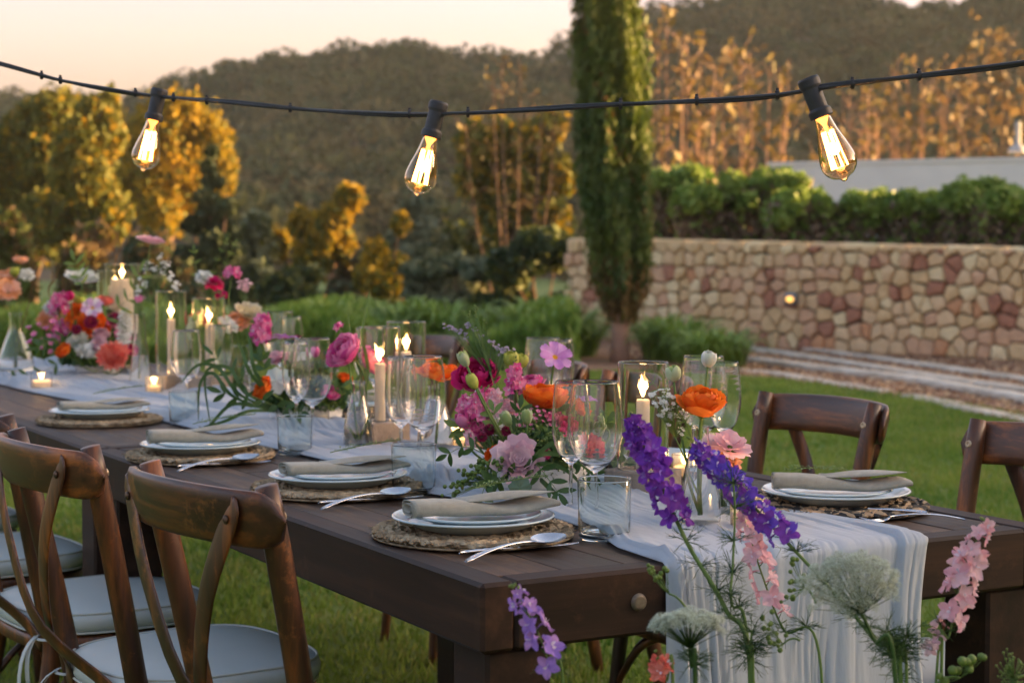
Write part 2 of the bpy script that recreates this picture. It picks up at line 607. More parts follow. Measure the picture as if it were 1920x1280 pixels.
PM = {
    'orange': (petal_mat('petal_orange', (.82, .17, .012), (.88, .26, .03)), petal_mat('petal_orange_deep', (.70, .09, .008), (.80, .16, .012))),
    'coral': (petal_mat('petal_coral', (.80, .20, .15), (.85, .33, .26)), petal_mat('petal_coral_deep', (.72, .11, .09), (.80, .20, .15))),
    'peach': (petal_mat('petal_peach', (.80, .42, .28), (.84, .54, .40)), petal_mat('petal_apricot', (.82, .36, .15), (.84, .45, .24))),
    'pink': (petal_mat('petal_pink', (.80, .20, .42), (.84, .36, .56)), petal_mat('petal_pink_deep', (.62, .04, .26), (.76, .14, .38))),
    'pale': (petal_mat('petal_pale_pink', (.78, .48, .55), (.84, .62, .66)), petal_mat('petal_rose', (.74, .36, .42), (.80, .48, .54))),
    'mauve': (petal_mat('petal_mauve', (.72, .50, .58), (.80, .64, .70)), petal_mat('petal_mauve_deep', (.62, .38, .48), (.70, .50, .58))),
    'magenta': (petal_mat('petal_magenta', (.60, .012, .16), (.72, .05, .26)), petal_mat('petal_magenta_deep', (.42, .005, .08), (.56, .012, .14))),
    'burgundy': (petal_mat('petal_burgundy', (.22, .008, .04), (.32, .02, .08)), petal_mat('petal_burgundy_d', (.12, .005, .03), (.2, .01, .05))),
    'lilac': (petal_mat('petal_lilac', (.60, .27, .62), (.70, .42, .72)), petal_mat('petal_lilac_d', (.52, .18, .52), (.62, .30, .64))),
    'lilac_w': (petal_mat('petal_white_lilac', (.74, .62, .76), (.80, .76, .80)), petal_mat('petal_lilac_e', (.60, .38, .64), (.68, .48, .7))),
    'white': (petal_mat('petal_white', (.74, .76, .72), (.80, .80, .76)), petal_mat('petal_white_g', (.62, .68, .56), (.72, .75, .66))),
    'cream': (petal_mat('petal_cream', (.76, .68, .50), (.80, .74, .60)), petal_mat('petal_cream_d', (.70, .60, .34), (.76, .68, .46))),
    'lime': (petal_mat('petal_lime', (.46, .52, .08), (.58, .60, .16)), petal_mat('petal_lime_d', (.34, .42, .06), (.46, .5, .1))),
    'budgreen': (petal_mat('petal_bud', (.52, .60, .34), (.66, .70, .50)), petal_mat('petal_bud_d', (.30, .42, .14), (.42, .52, .22))),
    'purple': (petal_mat('petal_purple', (.17, .035, .42), (.25, .06, .55)), petal_mat('petal_violet', (.12, .02, .30), (.30, .07, .42))),
    'violet': (petal_mat('petal_blue_violet', (.13, .06, .55), (.20, .10, .62)), petal_mat('petal_violet_d', (.20, .04, .38), (.28, .08, .50))),
    'lavender': (petal_mat('petal_lavender', (.32, .18, .62), (.42, .26, .70)), petal_mat('petal_lavender_d', (.40, .20, .52), (.5, .3, .62))),
    'statice': (petal_mat('petal_statice', (.38, .32, .44), (.48, .42, .52)), petal_mat('petal_statice_d', (.28, .22, .33), (.38, .32, .42))),
    'umbel': (petal_mat('petal_umbel', (.62, .70, .56), (.74, .80, .68)), petal_mat('petal_umbel_d', (.28, .30, .16), (.40, .42, .26))),
}

# ================================================================== SETTING
def hill_h(X, Zd):
    """height of the wooded hill, X m right of and Zd m ahead of the camera"""
    prof_x = np.array([-140, -62, -43, -31, -21, -9, 5.5, 18, 40, 62, 100, 150, 400])
    prof_h = np.array([12, 16, 18.6, 19.4, 19.8, 21, 23.5, 26.5, 28, 29, 42, 60, 70.])  # unseen right end raised to block the low sun
    top = np.interp(X, prof_x, prof_h) + 1.0
    t = np.clip((Zd - 95 - 6 * np.sin(X * .09)) / 125, 0, 1)
    t = t * (.45 + .55 * t) * (1 + .10 * np.sin(X * .13 + Zd * .05)) 
    h = top * np.clip(t, 0, 1.0)
    # unseen ridge added on the right to keep sun off the hill face
    k = np.clip((X - 95) / 50, 0, 1) * np.clip((Zd - 78) / 30, 0, 1)
    return np.maximum(h, k * top)


def ground():
    # one lawn-level sheet to the horizon, with an unseen rise added on the right to shade the garden
    xs = np.concatenate([[-1500, -400, -120, -60], np.linspace(-30, 50, 41), [70, 120, 400, 1500]])
    zs = np.concatenate([[-1200, -300, -60], np.linspace(-20, 60, 41), [80, 120, 300, 1200]])
    f = np.array([math.sin(YAW), math.cos(YAW), 0])
    P = np.zeros((len(xs), len(zs), 3))
    for i, x in enumerate(xs):
        for j, zd in enumerate(zs):
            p = CAM + RT * x + f * zd
            shade_bank = np.clip((x - 15) / 9, 0, 1) * (1 - np.clip((zd - 24) / 7, 0, 1)) * (1 if x < 120 else 0)
            shade_bank = shade_bank * shade_bank * (3 - 2 * shade_bank)
            p[2] = 6.4 * shade_bank * (1 + .1 * math.sin(zd * .5)) - .6 * np.clip((zd - 30) / 20, 0, 1)
            P[i, j] = p
    m = MB().grid(P)
    tag(m.build('ground', M['lawn']), kind='structure')
    xs = np.linspace(-150, 420, 115); zs = np.linspace(70, 330, 60)
    P = np.zeros((len(xs), len(zs), 3))
    for i, x in enumerate(xs):
        for j, zd in enumerate(zs):
            p = CAM + RT * x + f * zd
            p[2] = -1.0 + hill_h(x, zd) + (.4 * math.sin(x * .5) * math.cos(zd * .37))
            P[i, j] = p
    tag(MB().grid(P).build('hill', M['hill']), kind='structure')
    # wood covering the hill: one far mass
    n = 2300
    X = rng.uniform(-75, 90, n); Zd = 88 + 140 * rng.uniform(0, 1, n) ** .85
    keep = ~((np.abs(X - (-23)) < 7) & (Zd < 108))
    X, Zd = X[keep], Zd[keep]
    rx = np.linspace(-70, 90, 62)
    X = np.concatenate([X, rx + rng.normal(0, .8, 62)]); Zd = np.concatenate([Zd, np.full(62, 219) + rng.normal(0, 3, 62)])
    X = np.concatenate([X, np.linspace(-75, 95, 120)]); Zd = np.concatenate([Zd, np.full(120, 214.) + rng.normal(0, 2, 120)])
    C = CAM[None] + RT[None] * X[:, None] + f[None] * Zd[:, None]
    C[:, 2] = hill_h(X, Zd) - 1 + rng.uniform(1.5, 3.2, len(X))
    C[-120:, 2] = hill_h(X[-120:], np.full(120, 219.)) - .3
    R = rng.uniform(1.2, 3.1, len(X))
    R[-120:] = 2.6
    R3 = np.stack([R, R, R * rng.uniform(.55, .9, len(R))], 1)
    P = ball_points(C, R3, 170, rng, .75)
    Q = leaf_quads(P, .46, rng)
    mi = np.repeat(rng.integers(0, 3, len(C)), 170)
    tag(fast_quads('pine_wood', Q, [M['wood_far'], M['wood_far_b'], M['wood_far_c']], mi), 'olive brown pine wood covering the far hill below the cream sky', 'wood', kind='stuff')


ground()


def crown_tree(name, base, blobs, trunk_h, label, cat, group, mats, npts=900, size=.12, tr=.12, trunk_mat='bark', limbs=5, upb=.0, shell=.5, lean=(0, 0), gold=.32):
    """tapered trunk, limbs reaching into the leaf clumps, crown of small leaf faces"""
    t = thing(name, base, label, cat, group)
    base = np.asarray(base, float)
    r = np.random.default_rng(sum(map(ord, label)))
    blobs = [(np.asarray(b[:3], float), b[3], b[4]) for b in blobs]   # centre (world), radius xy, radius z
    C = np.array([b[0] for b in blobs]); R = np.array([[b[1], b[1], b[2]] for b in blobs])
    vol = R[:, 0] ** 2 * R[:, 2]
    Q = []; MI = []
    for c, rr, v in zip(C, R, vol):
        k = int(npts * (v / vol.max()) ** .66) + 30
        P = ball_points([c], [rr], k, r, shell)
        # secondary clumping gives gaps
        nc = 14
        cc = ball_points([c], [rr * .85], nc, r, .6)
        idx = r.integers(0, nc, k)
        mixk = r.uniform(0, 1, k)[:, None]
        P = np.where(mixk < .6, cc[idx] + r.normal(0, 1, (k, 3)) * rr * np.array([.14, .14, .30]), P)
        Q.append(leaf_quads(P, size, r, upbias=upb))
        h = (P[:, 2] - c[2]) / rr[2]
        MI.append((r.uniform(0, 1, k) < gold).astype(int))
    fast_quads('crown', np.concatenate(Q), mats, np.concatenate(MI), t, base)
    topc = C.mean(0)
    m = MB()
    ph = base + np.array([lean[0], lean[1], trunk_h])
    pts = smooth_path([base - [0, 0, .1], base * .5 + ph * .5 + [.03, .02, 0], ph, topc], 12)
    m.tube(pts, np.linspace(tr, tr * .3, 12), 8)
    for i in r.permutation(len(C))[:limbs]:
        s_ = pts[r.integers(4, 9)]
        m.tube(bez(s_, (s_ + C[i]) / 2 - [0, 0, .1], C[i], 6), np.linspace(tr * .45, tr * .1, 6), 5)
    m.build('trunk', M[trunk_mat], t, base)
    return t


def px_blobs(lst, Zd, jit=.35):
    """(px,py,r_px[,rz_px]) clump list measured at distance Zd"""
    out = []
    for b in lst:
        z = Zd + rnd.uniform(-1, 1) * jit
        p = D(b[0], b[1], z)
        r = b[2] / FPX * z
        rz = (b[3] if len(b) > 3 else b[2]) / FPX * z
        out.append((*p, r, rz))
    return out


def at_ground(px, Zd, z=0.):
    p = D(px, 459, Zd)
    p[2] = z
    return p


TG = 'trees beyond the lawn'
crown_tree('pine_tree', at_ground(60, 36, -.5), px_blobs([(50, 260, 60, 55), (105, 215, 55, 50), (10, 300, 50), (90, 300, 60), (20, 380, 60), (-40, 330, 60), (110, 370, 45)], 36), 1.5,
           'leftmost green pine with golden sunlit tips against the hill', 'tree', TG, [M['pine'], M['pine_sunlit']], 3000, .10, upb=.9, gold=.18)
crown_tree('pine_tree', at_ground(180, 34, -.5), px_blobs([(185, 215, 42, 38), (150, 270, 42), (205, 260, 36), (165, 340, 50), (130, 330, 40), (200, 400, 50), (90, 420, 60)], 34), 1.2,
           'green and gold pine second from the left, beside the glowing golden pine', 'tree', TG, [M['pine'], M['pine_sunlit']], 2700, .10, upb=.9, gold=.2)
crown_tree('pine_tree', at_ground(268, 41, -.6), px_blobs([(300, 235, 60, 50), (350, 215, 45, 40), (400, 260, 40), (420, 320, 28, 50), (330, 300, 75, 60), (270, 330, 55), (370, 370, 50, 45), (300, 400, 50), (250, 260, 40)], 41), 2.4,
           'large golden pine glowing orange in the low sun behind the left bulb', 'tree', TG, [M['pine_sunlit'], M['pine']], 3400, .10, upb=.9, tr=.16, trunk_mat='bark_pale')
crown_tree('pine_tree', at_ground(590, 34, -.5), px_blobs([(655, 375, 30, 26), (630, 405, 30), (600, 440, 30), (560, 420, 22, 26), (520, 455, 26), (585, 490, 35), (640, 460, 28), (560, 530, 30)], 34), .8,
           'small golden pine with a leaning tip, left of the olive bushes', 'tree', TG, [M['pine_sunlit'], M['pine']], 1300, .10, upb=1.2, tr=.08, trunk_mat='bark_pale')
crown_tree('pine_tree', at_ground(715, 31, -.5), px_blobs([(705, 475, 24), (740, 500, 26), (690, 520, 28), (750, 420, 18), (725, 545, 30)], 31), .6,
           'lowest young golden pine, just right of the small leaning one', 'tree', TG, [M['pine_sunlit'], M['pine']], 1000, .10, upb=1.2, tr=.06)
# dark spruce: stacked whorls
sp = []
for k in range(11):
    y = 285 + k * 27
    hw = 8 + k * 8.2
    for j in range(max(1, k // 2 + 1)):
        sp.append((395 + rnd.uniform(-.75, .75) * hw, y + rnd.uniform(-6, 6), 10 + k * 2.6, 9 + k * .6))
crown_tree('spruce_tree', at_ground(395, 30, -.4), px_blobs(sp, 30, .5), 1., 'dark pointed spruce in front of the golden pine', 'tree', TG, [M['spruce'], M['spruce']], 650, .11, shell=.2)
BG = 'bushes along the edge of the lawn'


def bush(px, top, w_, Zd, label, mats, npts=900, size=.1, name='bush', group=BG, base_y=600, n=7):
    r = random.Random(px * 7 + top)
    bl = []
    h = (base_y - top)
    for k in range(n):
        u = r.uniform(-1, 1)
        v = r.uniform(0, 1)
        bl.append((px + u * w_ * .5 * (1 - .35 * v), base_y - h * (.12 + .72 * v), w_ * r.uniform(.2, .32), h * r.uniform(.12, .2)))
    bl.append((px + r.uniform(-.1, .1) * w_, top + h * .14, w_ * .22, h * .14))
    return crown_tree(name, at_ground(px, Zd, -.4), px_blobs(bl, Zd, .6), .5, label, 'bush', group, mats, npts, size, tr=.05, limbs=4)


bush(20, 400, 170, 29, 'dark brown green bush filling the left edge below the pines', [M['pine'], M['autumn_b']], 900, .11)
bush(165, 420, 180, 28, 'brownish bush with orange leaf patches behind the left candles', [M['autumn_b'], M['pine']], 900, .11)
bush(290, 440, 130, 27, 'dark thicket left of the spruce foot', [M['spruce'], M['autumn_b']], 700, .1)
bush(480, 400, 120, 32, 'grey green bush between the spruce and the small golden pine', [M['olive'], M['pine']], 800, .12)
bush(560, 500, 150, 29, 'low dark bush under the small golden pine', [M['spruce'], M['pine']], 800, .1)
bush(690, 470, 120, 34, 'grey brown bush behind the youngest golden pine', [M['olive'], M['autumn_b']], 700, .12)
bush(800, 370, 170, 33, 'silvery olive bush left of the tall green tree', [M['olive'], M['olive']], 1100, .12)
bush(850, 480, 170, 27, 'dusky olive bush low behind the statice flowers', [M['olive'], M['spruce']], 900, .1)
bush(1010, 430, 190, 26, 'dark green bush next to the left end of the stone wall', [M['spruce'], M['pine']], 1300, .1)
bush(930, 330, 180, 36, 'mid green bush with gold flecks left of the cypress', [M['pine'], M['olive']], 1200, .12)
crown_tree('tree', at_ground(960, 33, -.4), px_blobs([(890, 270, 40, 35), (940, 260, 40, 32), (1000, 265, 45, 36), (1035, 240, 30), (900, 330, 50), (990, 340, 55), (1040, 330, 40), (950, 400, 60), (1030, 420, 50)], 33), 1.6,
           'bushy green tree with golden top left of the cypress', 'tree', TG, [M['pine'], M['pine_sunlit']], 1300, .14)


def sparse_tree(px, top, w_, Zd, label, n=9, leaves=420, size=.13, mats=('autumn', 'autumn_b'), bot=440, bark='bark_pale'):
    """upright shoots with scattered leaves along them"""
    b = at_ground(px, Zd, -.3)
    t = thing('autumn_tree', b, label, 'tree', 'autumn trees behind the hedge')
    r = np.random.default_rng(px)
    m = MB(); Q = []
    for k in range(n):
        u = (k + .5) / n * 2 - 1 + r.uniform(-.12, .12)
        tp = D(px + u * w_ * .5, top + (abs(u) ** 1.4) * 90 + r.uniform(-15, 50), Zd + r.uniform(-.8, .8))
        mid = (b * .35 + tp * .65) + RT * u * .25 - [0, 0, .3]
        path = bez(b + RT * u * .15, mid, tp, 10)
        m.tube(path, np.linspace(.030, .006, 10), 5)
        for j in range(4, 10):
            for q in range(3):
                d = nrm(RT * r.normal() + FW * r.normal() * .6 + Z3 * .9)
                e = path[j] + d * r.uniform(.2, .55)
                m.tube([path[j], e], [.008, .003], 4)
                kk = max(1, leaves // n // 42)
                P = path[j] + (e - path[j]) * r.uniform(.2, 1.1, (kk, 1)) + r.normal(0, .07, (kk, 3))
                Q.append(leaf_quads(P, size, r))
    m.build('branches', M[bark], t, b)
    Q = np.concatenate(Q)
    fast_quads('leaves', Q, [M[k] for k in mats], (r.uniform(0, 1, len(Q)) < .4).astype(int), t, b)


sparse_tree(960, 120, 180, 31, 'thin golden leaved tree above the middle bulb and left of the cypress', 6, 420, .085, bark='bark')
sparse_tree(1265, 40, 170, 30, 'amber leaved tree just right of the cypress', 8, 900)
sparse_tree(1400, 90, 190, 31, 'amber leaved tree between the cypress and the right bulb', 9, 1000)
sparse_tree(1610, 200, 170, 32, 'low orange tree with bare pinkish stems behind the right bulb', 9, 500, .11)
sparse_tree(1720, 110, 170, 34, 'tallest rust brown tree above the white wall', 9, 900, .13, ('autumn_b', 'autumn'))
sparse_tree(1880, 60, 190, 33, 'rust brown tree at the right edge of the photo', 9, 1100, .14, ('autumn_b', 'autumn_b'), bark='bark')

# ---------------------------------------------------------------- cypress
def cypress():
    b = at_ground(1163, 19.5)
    t = thing('cypress_tree', b, 'tall slim cypress with bare foot standing in front of the stone wall', 'tree')
    r = np.random.default_rng(3)
    ys = np.linspace(2, 610, 52)
    Q = []; MI = []
    tz = np.linspace(0.55, 7.2, 60)
    for z in tz:
        # centre drifts left with height, widths in metres
        yy = 459 - (z - 1.27) / 19.5 * FPX
        cx = np.interp(yy, [-600, 0, 300, 600], [1120, 1138, 1152, 1168])
        hw = np.interp(yy, [-600, -200, 0, 100, 300, 450, 540, 600, 640], [15, 42, 52, 58, 62, 58, 46, 20, 2]) / FPX * 19.5
        c = D(cx, 459, 19.5); c[2] = z
        k = int(1000 * (hw / .4) ** 1.2)
        a = r.uniform(0, 2 * pi, k); rad = hw * np.sqrt(r.uniform(.2, 1.0, k)) * (1 + .16 * np.sin(a * 6 + z * 1.3) + .10 * np.sin(a * 11 - z * 2.1)) + np.abs(r.normal(0, .03, k)) * (r.uniform(0, 1, k) < .3)
        P = c + np.stack([np.cos(a) * rad, np.sin(a) * rad, r.uniform(-.09, .09, k)], 1)
        q = leaf_quads(P, .038, r, 3.2, upbias=2.6)
        Q.append(q)
        dry = np.clip((1.25 - z) / .7, 0, .8)
        MI.append((r.uniform(0, 1, k) < dry + .12 * (np.sin(a * 2 + z * 2.3) > .75)).astype(int))
    fast_quads('crown', np.concatenate(Q), [M['cypress'], M['cypress_dry']], np.concatenate(MI), t, b)
    m = MB()
    m.tube([b - [0, 0, .05], b + [0, 0, .2], b + [0, 0, 1.0], b + [0.03, 0, 3], b + [0, 0, 6.5]], [.13, .10, .09, .07, .03], 10)
    for k in range(9):
        a = r.uniform(0, 2 * pi)
        s_ = b + [0, 0, r.uniform(.5, 1.1)]
        m.tube(bez(s_, s_ + [math.cos(a) * .15, math.sin(a) * .15, .1], s_ + [math.cos(a) * .28, math.sin(a) * .28, .7], 5), [.02, .018, .014, .01, .006], 5)
    m.build('trunk', M['bark_pale'], t, b)


cypress()

# ---------------------------------------------------------------- stone wall
wA = W(1062, 634, 0); wB = W(1990, 680, 0)


def stone_wall():
    t = thing('stone_wall', wA, 'low rubble wall of tan, pink and rust stones behind the cypress', 'wall')
    d = nrm(wB - wA); L = np.linalg.norm(wB - wA) + 3.0
    nor = np.cross(d, Z3)                      # towards the camera
    if np.dot(nor, CAM - wA) < 0: nor = -nor
    r = random.Random(5)
    def topz(s_): return 1.36 - .19 * s_ / L
    m = MB()
    P0, P1 = wA - nor * .26, wA + d * L - nor * .26
    for s_ in (0,):
        V = []
        for (s2, dn, z) in ((0.04, -.04, 0), (L, -.04, 0), (L, -.48, 0), (0.04, -.48, 0)):
            V.append(wA + d * s2 + nor * dn)
        Vt = [v + [0, 0, topz(np.dot(v - wA, d)) - .05] for v in V]
        m.add(V + Vt, [(0, 1, 5, 4), (1, 2, 6, 5), (2, 3, 7, 6), (3, 0, 4, 7), (4, 5, 6, 7)])
    m.build('mortar_core', M['mortar'], t, wA, smooth=False)
    rows = 8
    nst = 0

    def stone(poly, depth, mi_, parent, nn, flat=1.):
        poly = [np.array(p) for p in poly]
        c = sum(poly) / len(poly)
        m = MB()
        k = len(poly)
        rings = []
        for sc, dp in ((1.0, -.06), (.99, .5), (.94, .86), (.70, 1.0)):
            rings += [c + (p - c) * sc * r.uniform(.91, 1.05) + nn * depth * dp for p in poly]
        V = rings + [c + nn * depth * r.uniform(.9, 1.15)]
        F = []
        for q in range(3):
            for i in range(k):
                j = (i + 1) % k
                F.append((q * k + i, q * k + j, (q + 1) * k + j, (q + 1) * k + i))
        for i in range(k):
            F.append((3 * k + i, 3 * k + (i + 1) % k, 4 * k))
        m.add(V, F)
        m.build('stone', SKIN[mi_], parent, wA, smooth=False)
    # irregular fitted stones: cells of a jittered lattice, cut back to leave the joint
    seeds = []
    for k in range(rows):
        s_ = r.uniform(-.1, .1)
        while s_ < L + .2:
            wd = r.choice([.10, .14, .18, .23, .31])
            seeds.append((s_ + wd / 2, (k + .5) / rows * 1.33 + (r.uniform(-.055, .055) if k < rows - 1 else r.uniform(-.01, .02))))
            s_ += wd
    for (sx_, sz_) in seeds:
        if not 0 < sx_ < L: continue
        poly = [(max(0, sx_ - .4), 0), (min(L, sx_ + .4), 0), (min(L, sx_ + .4), topz(sx_) - .03), (max(0, sx_ - .4), topz(sx_) - .03)]
        for (qx, qz) in seeds:
            if (qx, qz) == (sx_, sz_) or abs(qx - sx_) > .7: continue
            nx_, nz_ = qx - sx_, qz - sz_
            mx_, mz_ = (qx + sx_) / 2, (qz + sz_) / 2
            ln_ = math.hypot(nx_, nz_)
            off = .0065
            out = []
            for i in range(len(poly)):
                p_, q_ = poly[i], poly[(i + 1) % len(poly)]
                dp = ((p_[0] - mx_) * nx_ + (p_[1] - mz_) * nz_) / ln_ + off
                dq = ((q_[0] - mx_) * nx_ + (q_[1] - mz_) * nz_) / ln_ + off
                if dp <= 0: out.append(p_)
                if dp * dq < 0:
                    t_ = dp / (dp - dq)
                    out.append((p_[0] + (q_[0] - p_[0]) * t_, p_[1] + (q_[1] - p_[1]) * t_))
            poly = out
            if len(poly) < 3: break
        if len(poly) < 3: continue
        # round the corners
        rp_ = []
        for i in range(len(poly)):
            p_, q_, w_ = poly[i - 1], poly[i], poly[(i + 1) % len(poly)]
            for (e_, f_) in ((p_, .11), (w_, .11)):
                rp_.append((q_[0] + (e_[0] - q_[0]) * f_ + r.uniform(-.009, .009), q_[1] + (e_[1] - q_[1]) * f_ + r.uniform(-.009, .009)))
        P3 = [wA + d * a_ + [0, 0, b_] - nor * .04 for a_, b_ in rp_]
        mi_ = r.choices(range(6), [5, 4, 3.4, 2.2, 1.4, 3] if sz_ < 1.0 else [6, 4, 1, .6, .3, 3])[0]
        stone(P3, r.uniform(.045, .10), mi_, t, nor)
    # return face at the left end, and capping stones
    for k in range(rows):
        zb, zt = k / rows * (topz(0) - .02), (k + 1) / rows * (topz(0) - .02)
        for a0, a1 in ((.0, .24), (.24, .48)):
            g = .012
            base = wA - nor * .0
            def pt2(a, z): return wA + d * .04 - nor * (a + .02) + [0, 0, z]
            poly = [pt2(a0 + g, zb + g * 2), pt2(a0 + .12, zb + g), pt2(a1 - g, zb + g * 2), pt2(a1 - g, (zb + zt) / 2), pt2(a1 - g, zt - g * 2), pt2(a0 + .12, zt - g), pt2(a0 + g, zt - g * 2), pt2(a0 + g, (zb + zt) / 2)]
            stone(poly[::-1], .05, r.choice([0, 1, 5]), t, -d)
    s_ = 0.
    while s_ < L:
        e = min(L, s_ + r.uniform(.3, .6))
        z0 = topz((s_ + e) / 2)
        for a0, a1 in ((-.01, .24), (.25, .5)):
            def pt3(s2, a): return wA + d * s2 - nor * a + [0, 0, z0 - .04 + r.uniform(-.006, .006)]
            g = .01
            poly = [pt3(s_ + g, a0 + .03), pt3(s_ + .05, a0), pt3(e - .05, a0), pt3(e - g, a0 + .03), pt3(e - g, a1 - .03), pt3(e - .05, a1), pt3(s_ + .05, a1), pt3(s_ + g, a1 - .03)]
            stone(poly, .05, r.choice([0, 1, 5, 0]), t, Z3)
        s_ = e
    # wall lamp
    lp = wA + d * np.dot(W(1538, 652, 0) - wA, d)
    lp = lp + [0, 0, .62] + nor * .09
    q = thing('wall_lamp', lp - nor * .08, 'small lit lamp set in the face of the stone wall', 'lamp')
    fr = np.stack([d, nor, Z3], 1)
    MB().box(lp, (.17, .05, .15), fr, bev=.012).build('lamp_housing', mat('lamp_metal', (.20, .21, .22), .5, metal=.6), q, lp - nor * .08)
    MB().ell(lp + nor * .028 + [0, 0, -.005], (.058, .02, .036), fr, 12, 8).build('lamp_lens', emission('lamp_glow', (1, .50, .12), .35), q, lp - nor * .08)


stone_wall()

# ---------------------------------------------------------------- gravel, timber edging
def strip(name, P, m):
    return tag(MB().add(P, [tuple(range(len(P)))]).build(name, m, smooth=False), kind='structure')


strip('gravel_path', [W(1030, 694, .004), W(1180, 694, .004), W(1441, 706, .004), W(1700, 748, .004), W(1990, 812, .004), W(2300, 880, .004), W(2500, 700, .004), W(1990, 668, .004), W(1062, 624, .004)], M['soil'])
# loose gravel stones
r_ = np.random.default_rng(11)
n = 5200
u = r_.uniform(0, 1, n)
px = 1180 + u * 800
ytop = np.interp(px, [1180, 1240, 1920, 2000], [640, 642, 678, 684]); ybot = np.interp(px, [1180, 1441, 1700, 2000], [690, 704, 745, 812])
py = ytop + (ybot - ytop) * r_.uniform(0, 1, n)
P = np.array([W(a, b_, .012) for a, b_ in zip(px, py)])
tag(fast_quads('gravel', leaf_quads(P, .035, r_, 1.2), [M['soil'], SKIN[1]], (r_.uniform(0, 1, n) < .35).astype(int)), 'reddish brown gravel lying between wall and lawn', 'gravel', kind='stuff')
SG = 'weathered timber edgings of the gravel steps'
rows_ = [([(1405, 640), (1737, 687), (1990, 724)], .045, 'grey timber edging nearest the stone wall'),
         ([(1400, 655), (1707, 702), (1990, 745)], .05, 'pale timber edging second from the stone wall'),
         ([(1400, 679), (1737, 720), (1990, 766)], .07, 'thickest pale timber edging, third from the stone wall'),
         ([(1300, 690), (1441, 699), (1660, 736)], .03, 'flat pale timber along the lawn behind the left chair back'),
         ([(1700, 744), (1885, 782), (2060, 822)], .035, 'flat pale timber along the lawn behind the rightmost chairs')]
for pts, hh, lab in rows_:
    P = [W(a, b_, 0) for a, b_ in pts]
    t = thing('timber_edging', P[0], lab, 'edging', SG)
    for a, b_ in zip(P[:-1], P[1:]):
        L = np.linalg.norm(b_ - a); k = max(2, int(L / 1.6)); d = (b_ - a) / L
        for i in range(k):
            c = a + d * (i + .5) * L / k + np.array([0, 0, hh / 2 - .01]) + np.cross(Z3, d) * rnd.uniform(-.03, .03)
            MB().box(c, (L / k - .03, .19, hh + rnd.uniform(-.008, .008)), rotz(math.atan2(d[1], d[0]) + rnd.uniform(-.012, .012)), bev=.012).build('timber', M['sleeper'], t, P[0])

# ---------------------------------------------------------------- white terrace wall
a = D(1440, 459, 30); b_ = D(2060, 459, 27.5)
a[2] = b_[2] = 0
d = nrm(b_ - a)
t = thing('white_wall', a, 'plain white rendered terrace wall behind the hedge', 'wall')
L = np.linalg.norm(b_ - a)
za, zb = 1.27 + (459 - 305) / FPX * 30, 1.27 + (459 - 292) / FPX * 27.5
nn = np.cross(d, Z3)
V = [a, b_, b_ - nn * .3, a - nn * .3]
V2 = [a + [0, 0, za - .06], b_ + [0, 0, zb - .06], b_ - nn * .3 + [0, 0, zb - .06], a - nn * .3 + [0, 0, za - .06]]
MB().add(V + V2, [(0, 1, 5, 4), (1, 2, 6, 5), (2, 3, 7, 6), (3, 0, 4, 7), (4, 5, 6, 7)]).build('render', M['plaster'], t, a, smooth=False)
V = [a - d * .03 + nn * .02, b_ + d * .03 + nn * .02, b_ + d * .03 - nn * .32, a - d * .03 - nn * .32]
zz = [za, zb, zb, za]
V1 = [v + [0, 0, z - .06] for v, z in zip(V, zz)]; V2 = [v + [0, 0, z] for v, z in zip(V, zz)]
MB().add(V1 + V2, [(0, 1, 5, 4), (1, 2, 6, 5), (2, 3, 7, 6), (3, 0, 4, 7), (4, 5, 6, 7), (0, 3, 2, 1)]).build('coping', M['plaster'], t, a, smooth=False)
p = D(1908, 288, 28.5)
t = thing('roof_cowl', p, 'small grey domed vent standing on the white wall at the right edge', 'vent')
MB().lathe([(.14, 0), (.15, .03), (.13, .09), (.06, .14), (.045, .16), (.045, .5), (0, .5)], 16, p).build('cowl', mat('cowl', (.35, .36, .37), .6), t, p)

# ---------------------------------------------------------------- hedge shrubs on the wall
HG = 'clipped shrubs behind the stone wall'


def hedge(px, top, w_, label, Zd=None, brown=.5):
    Zd = Zd or np.interp(px, [1200, 1920], [25.6, 22.6])
    b0 = at_ground(px, Zd, 0)
    t = thing('hedge_shrub', b0, label, 'shrub', HG)
    r = np.random.default_rng(px)
    sc = Zd / FPX
    bot = 478
    m = MB(); Q = []; MI = []
    hw = w_ / 2 * sc
    zt = 1.27 + (459 - top) * sc
    for k in range(16):
        u = r.uniform(-.85, .85); c = b0 + RT * u * hw * .9 + FW * r.uniform(-.25, .3); c[2] = zt - .20 - abs(r.normal(0, .11)) - .12 * u * u
        q_ = r.uniform(.6, 1.15)
        P = ball_points([c], [[hw * .27 * q_, .24 * q_, .17 * q_]], 480, r, .45) + r.normal(0, .022, (480, 3))
        P = P[P[:, 2] > c[2] - .14]
        Q.append(leaf_quads(P, .055, r, 1.5)); MI.append(np.zeros(len(P), int))
        for j in range(2):
            m.tube(bez(b0 + RT * u * hw * .2, b0 + RT * u * hw * .5 + [0, 0, .8], c, 6), np.linspace(.025, .008, 6), 5)
    # brown twiggy interior
    k = int(2600 * w_ / 150)
    P = b0 + RT * (r.uniform(-.95, .95, k) * hw)[:, None] + FW * r.uniform(-.25, .35, k)[:, None]
    P[:, 2] = r.uniform(.9, zt - .28, k)
    Q.append(leaf_quads(P, .06, r, 2.2)); MI.append((r.uniform(0, 1, k) < .75).astype(int))
    fast_quads('foliage', np.concatenate(Q), [M['hedge'], M['hedge_in']], np.concatenate(MI), t, b0)
    m.build('twigs', M['bark'], t, b0)


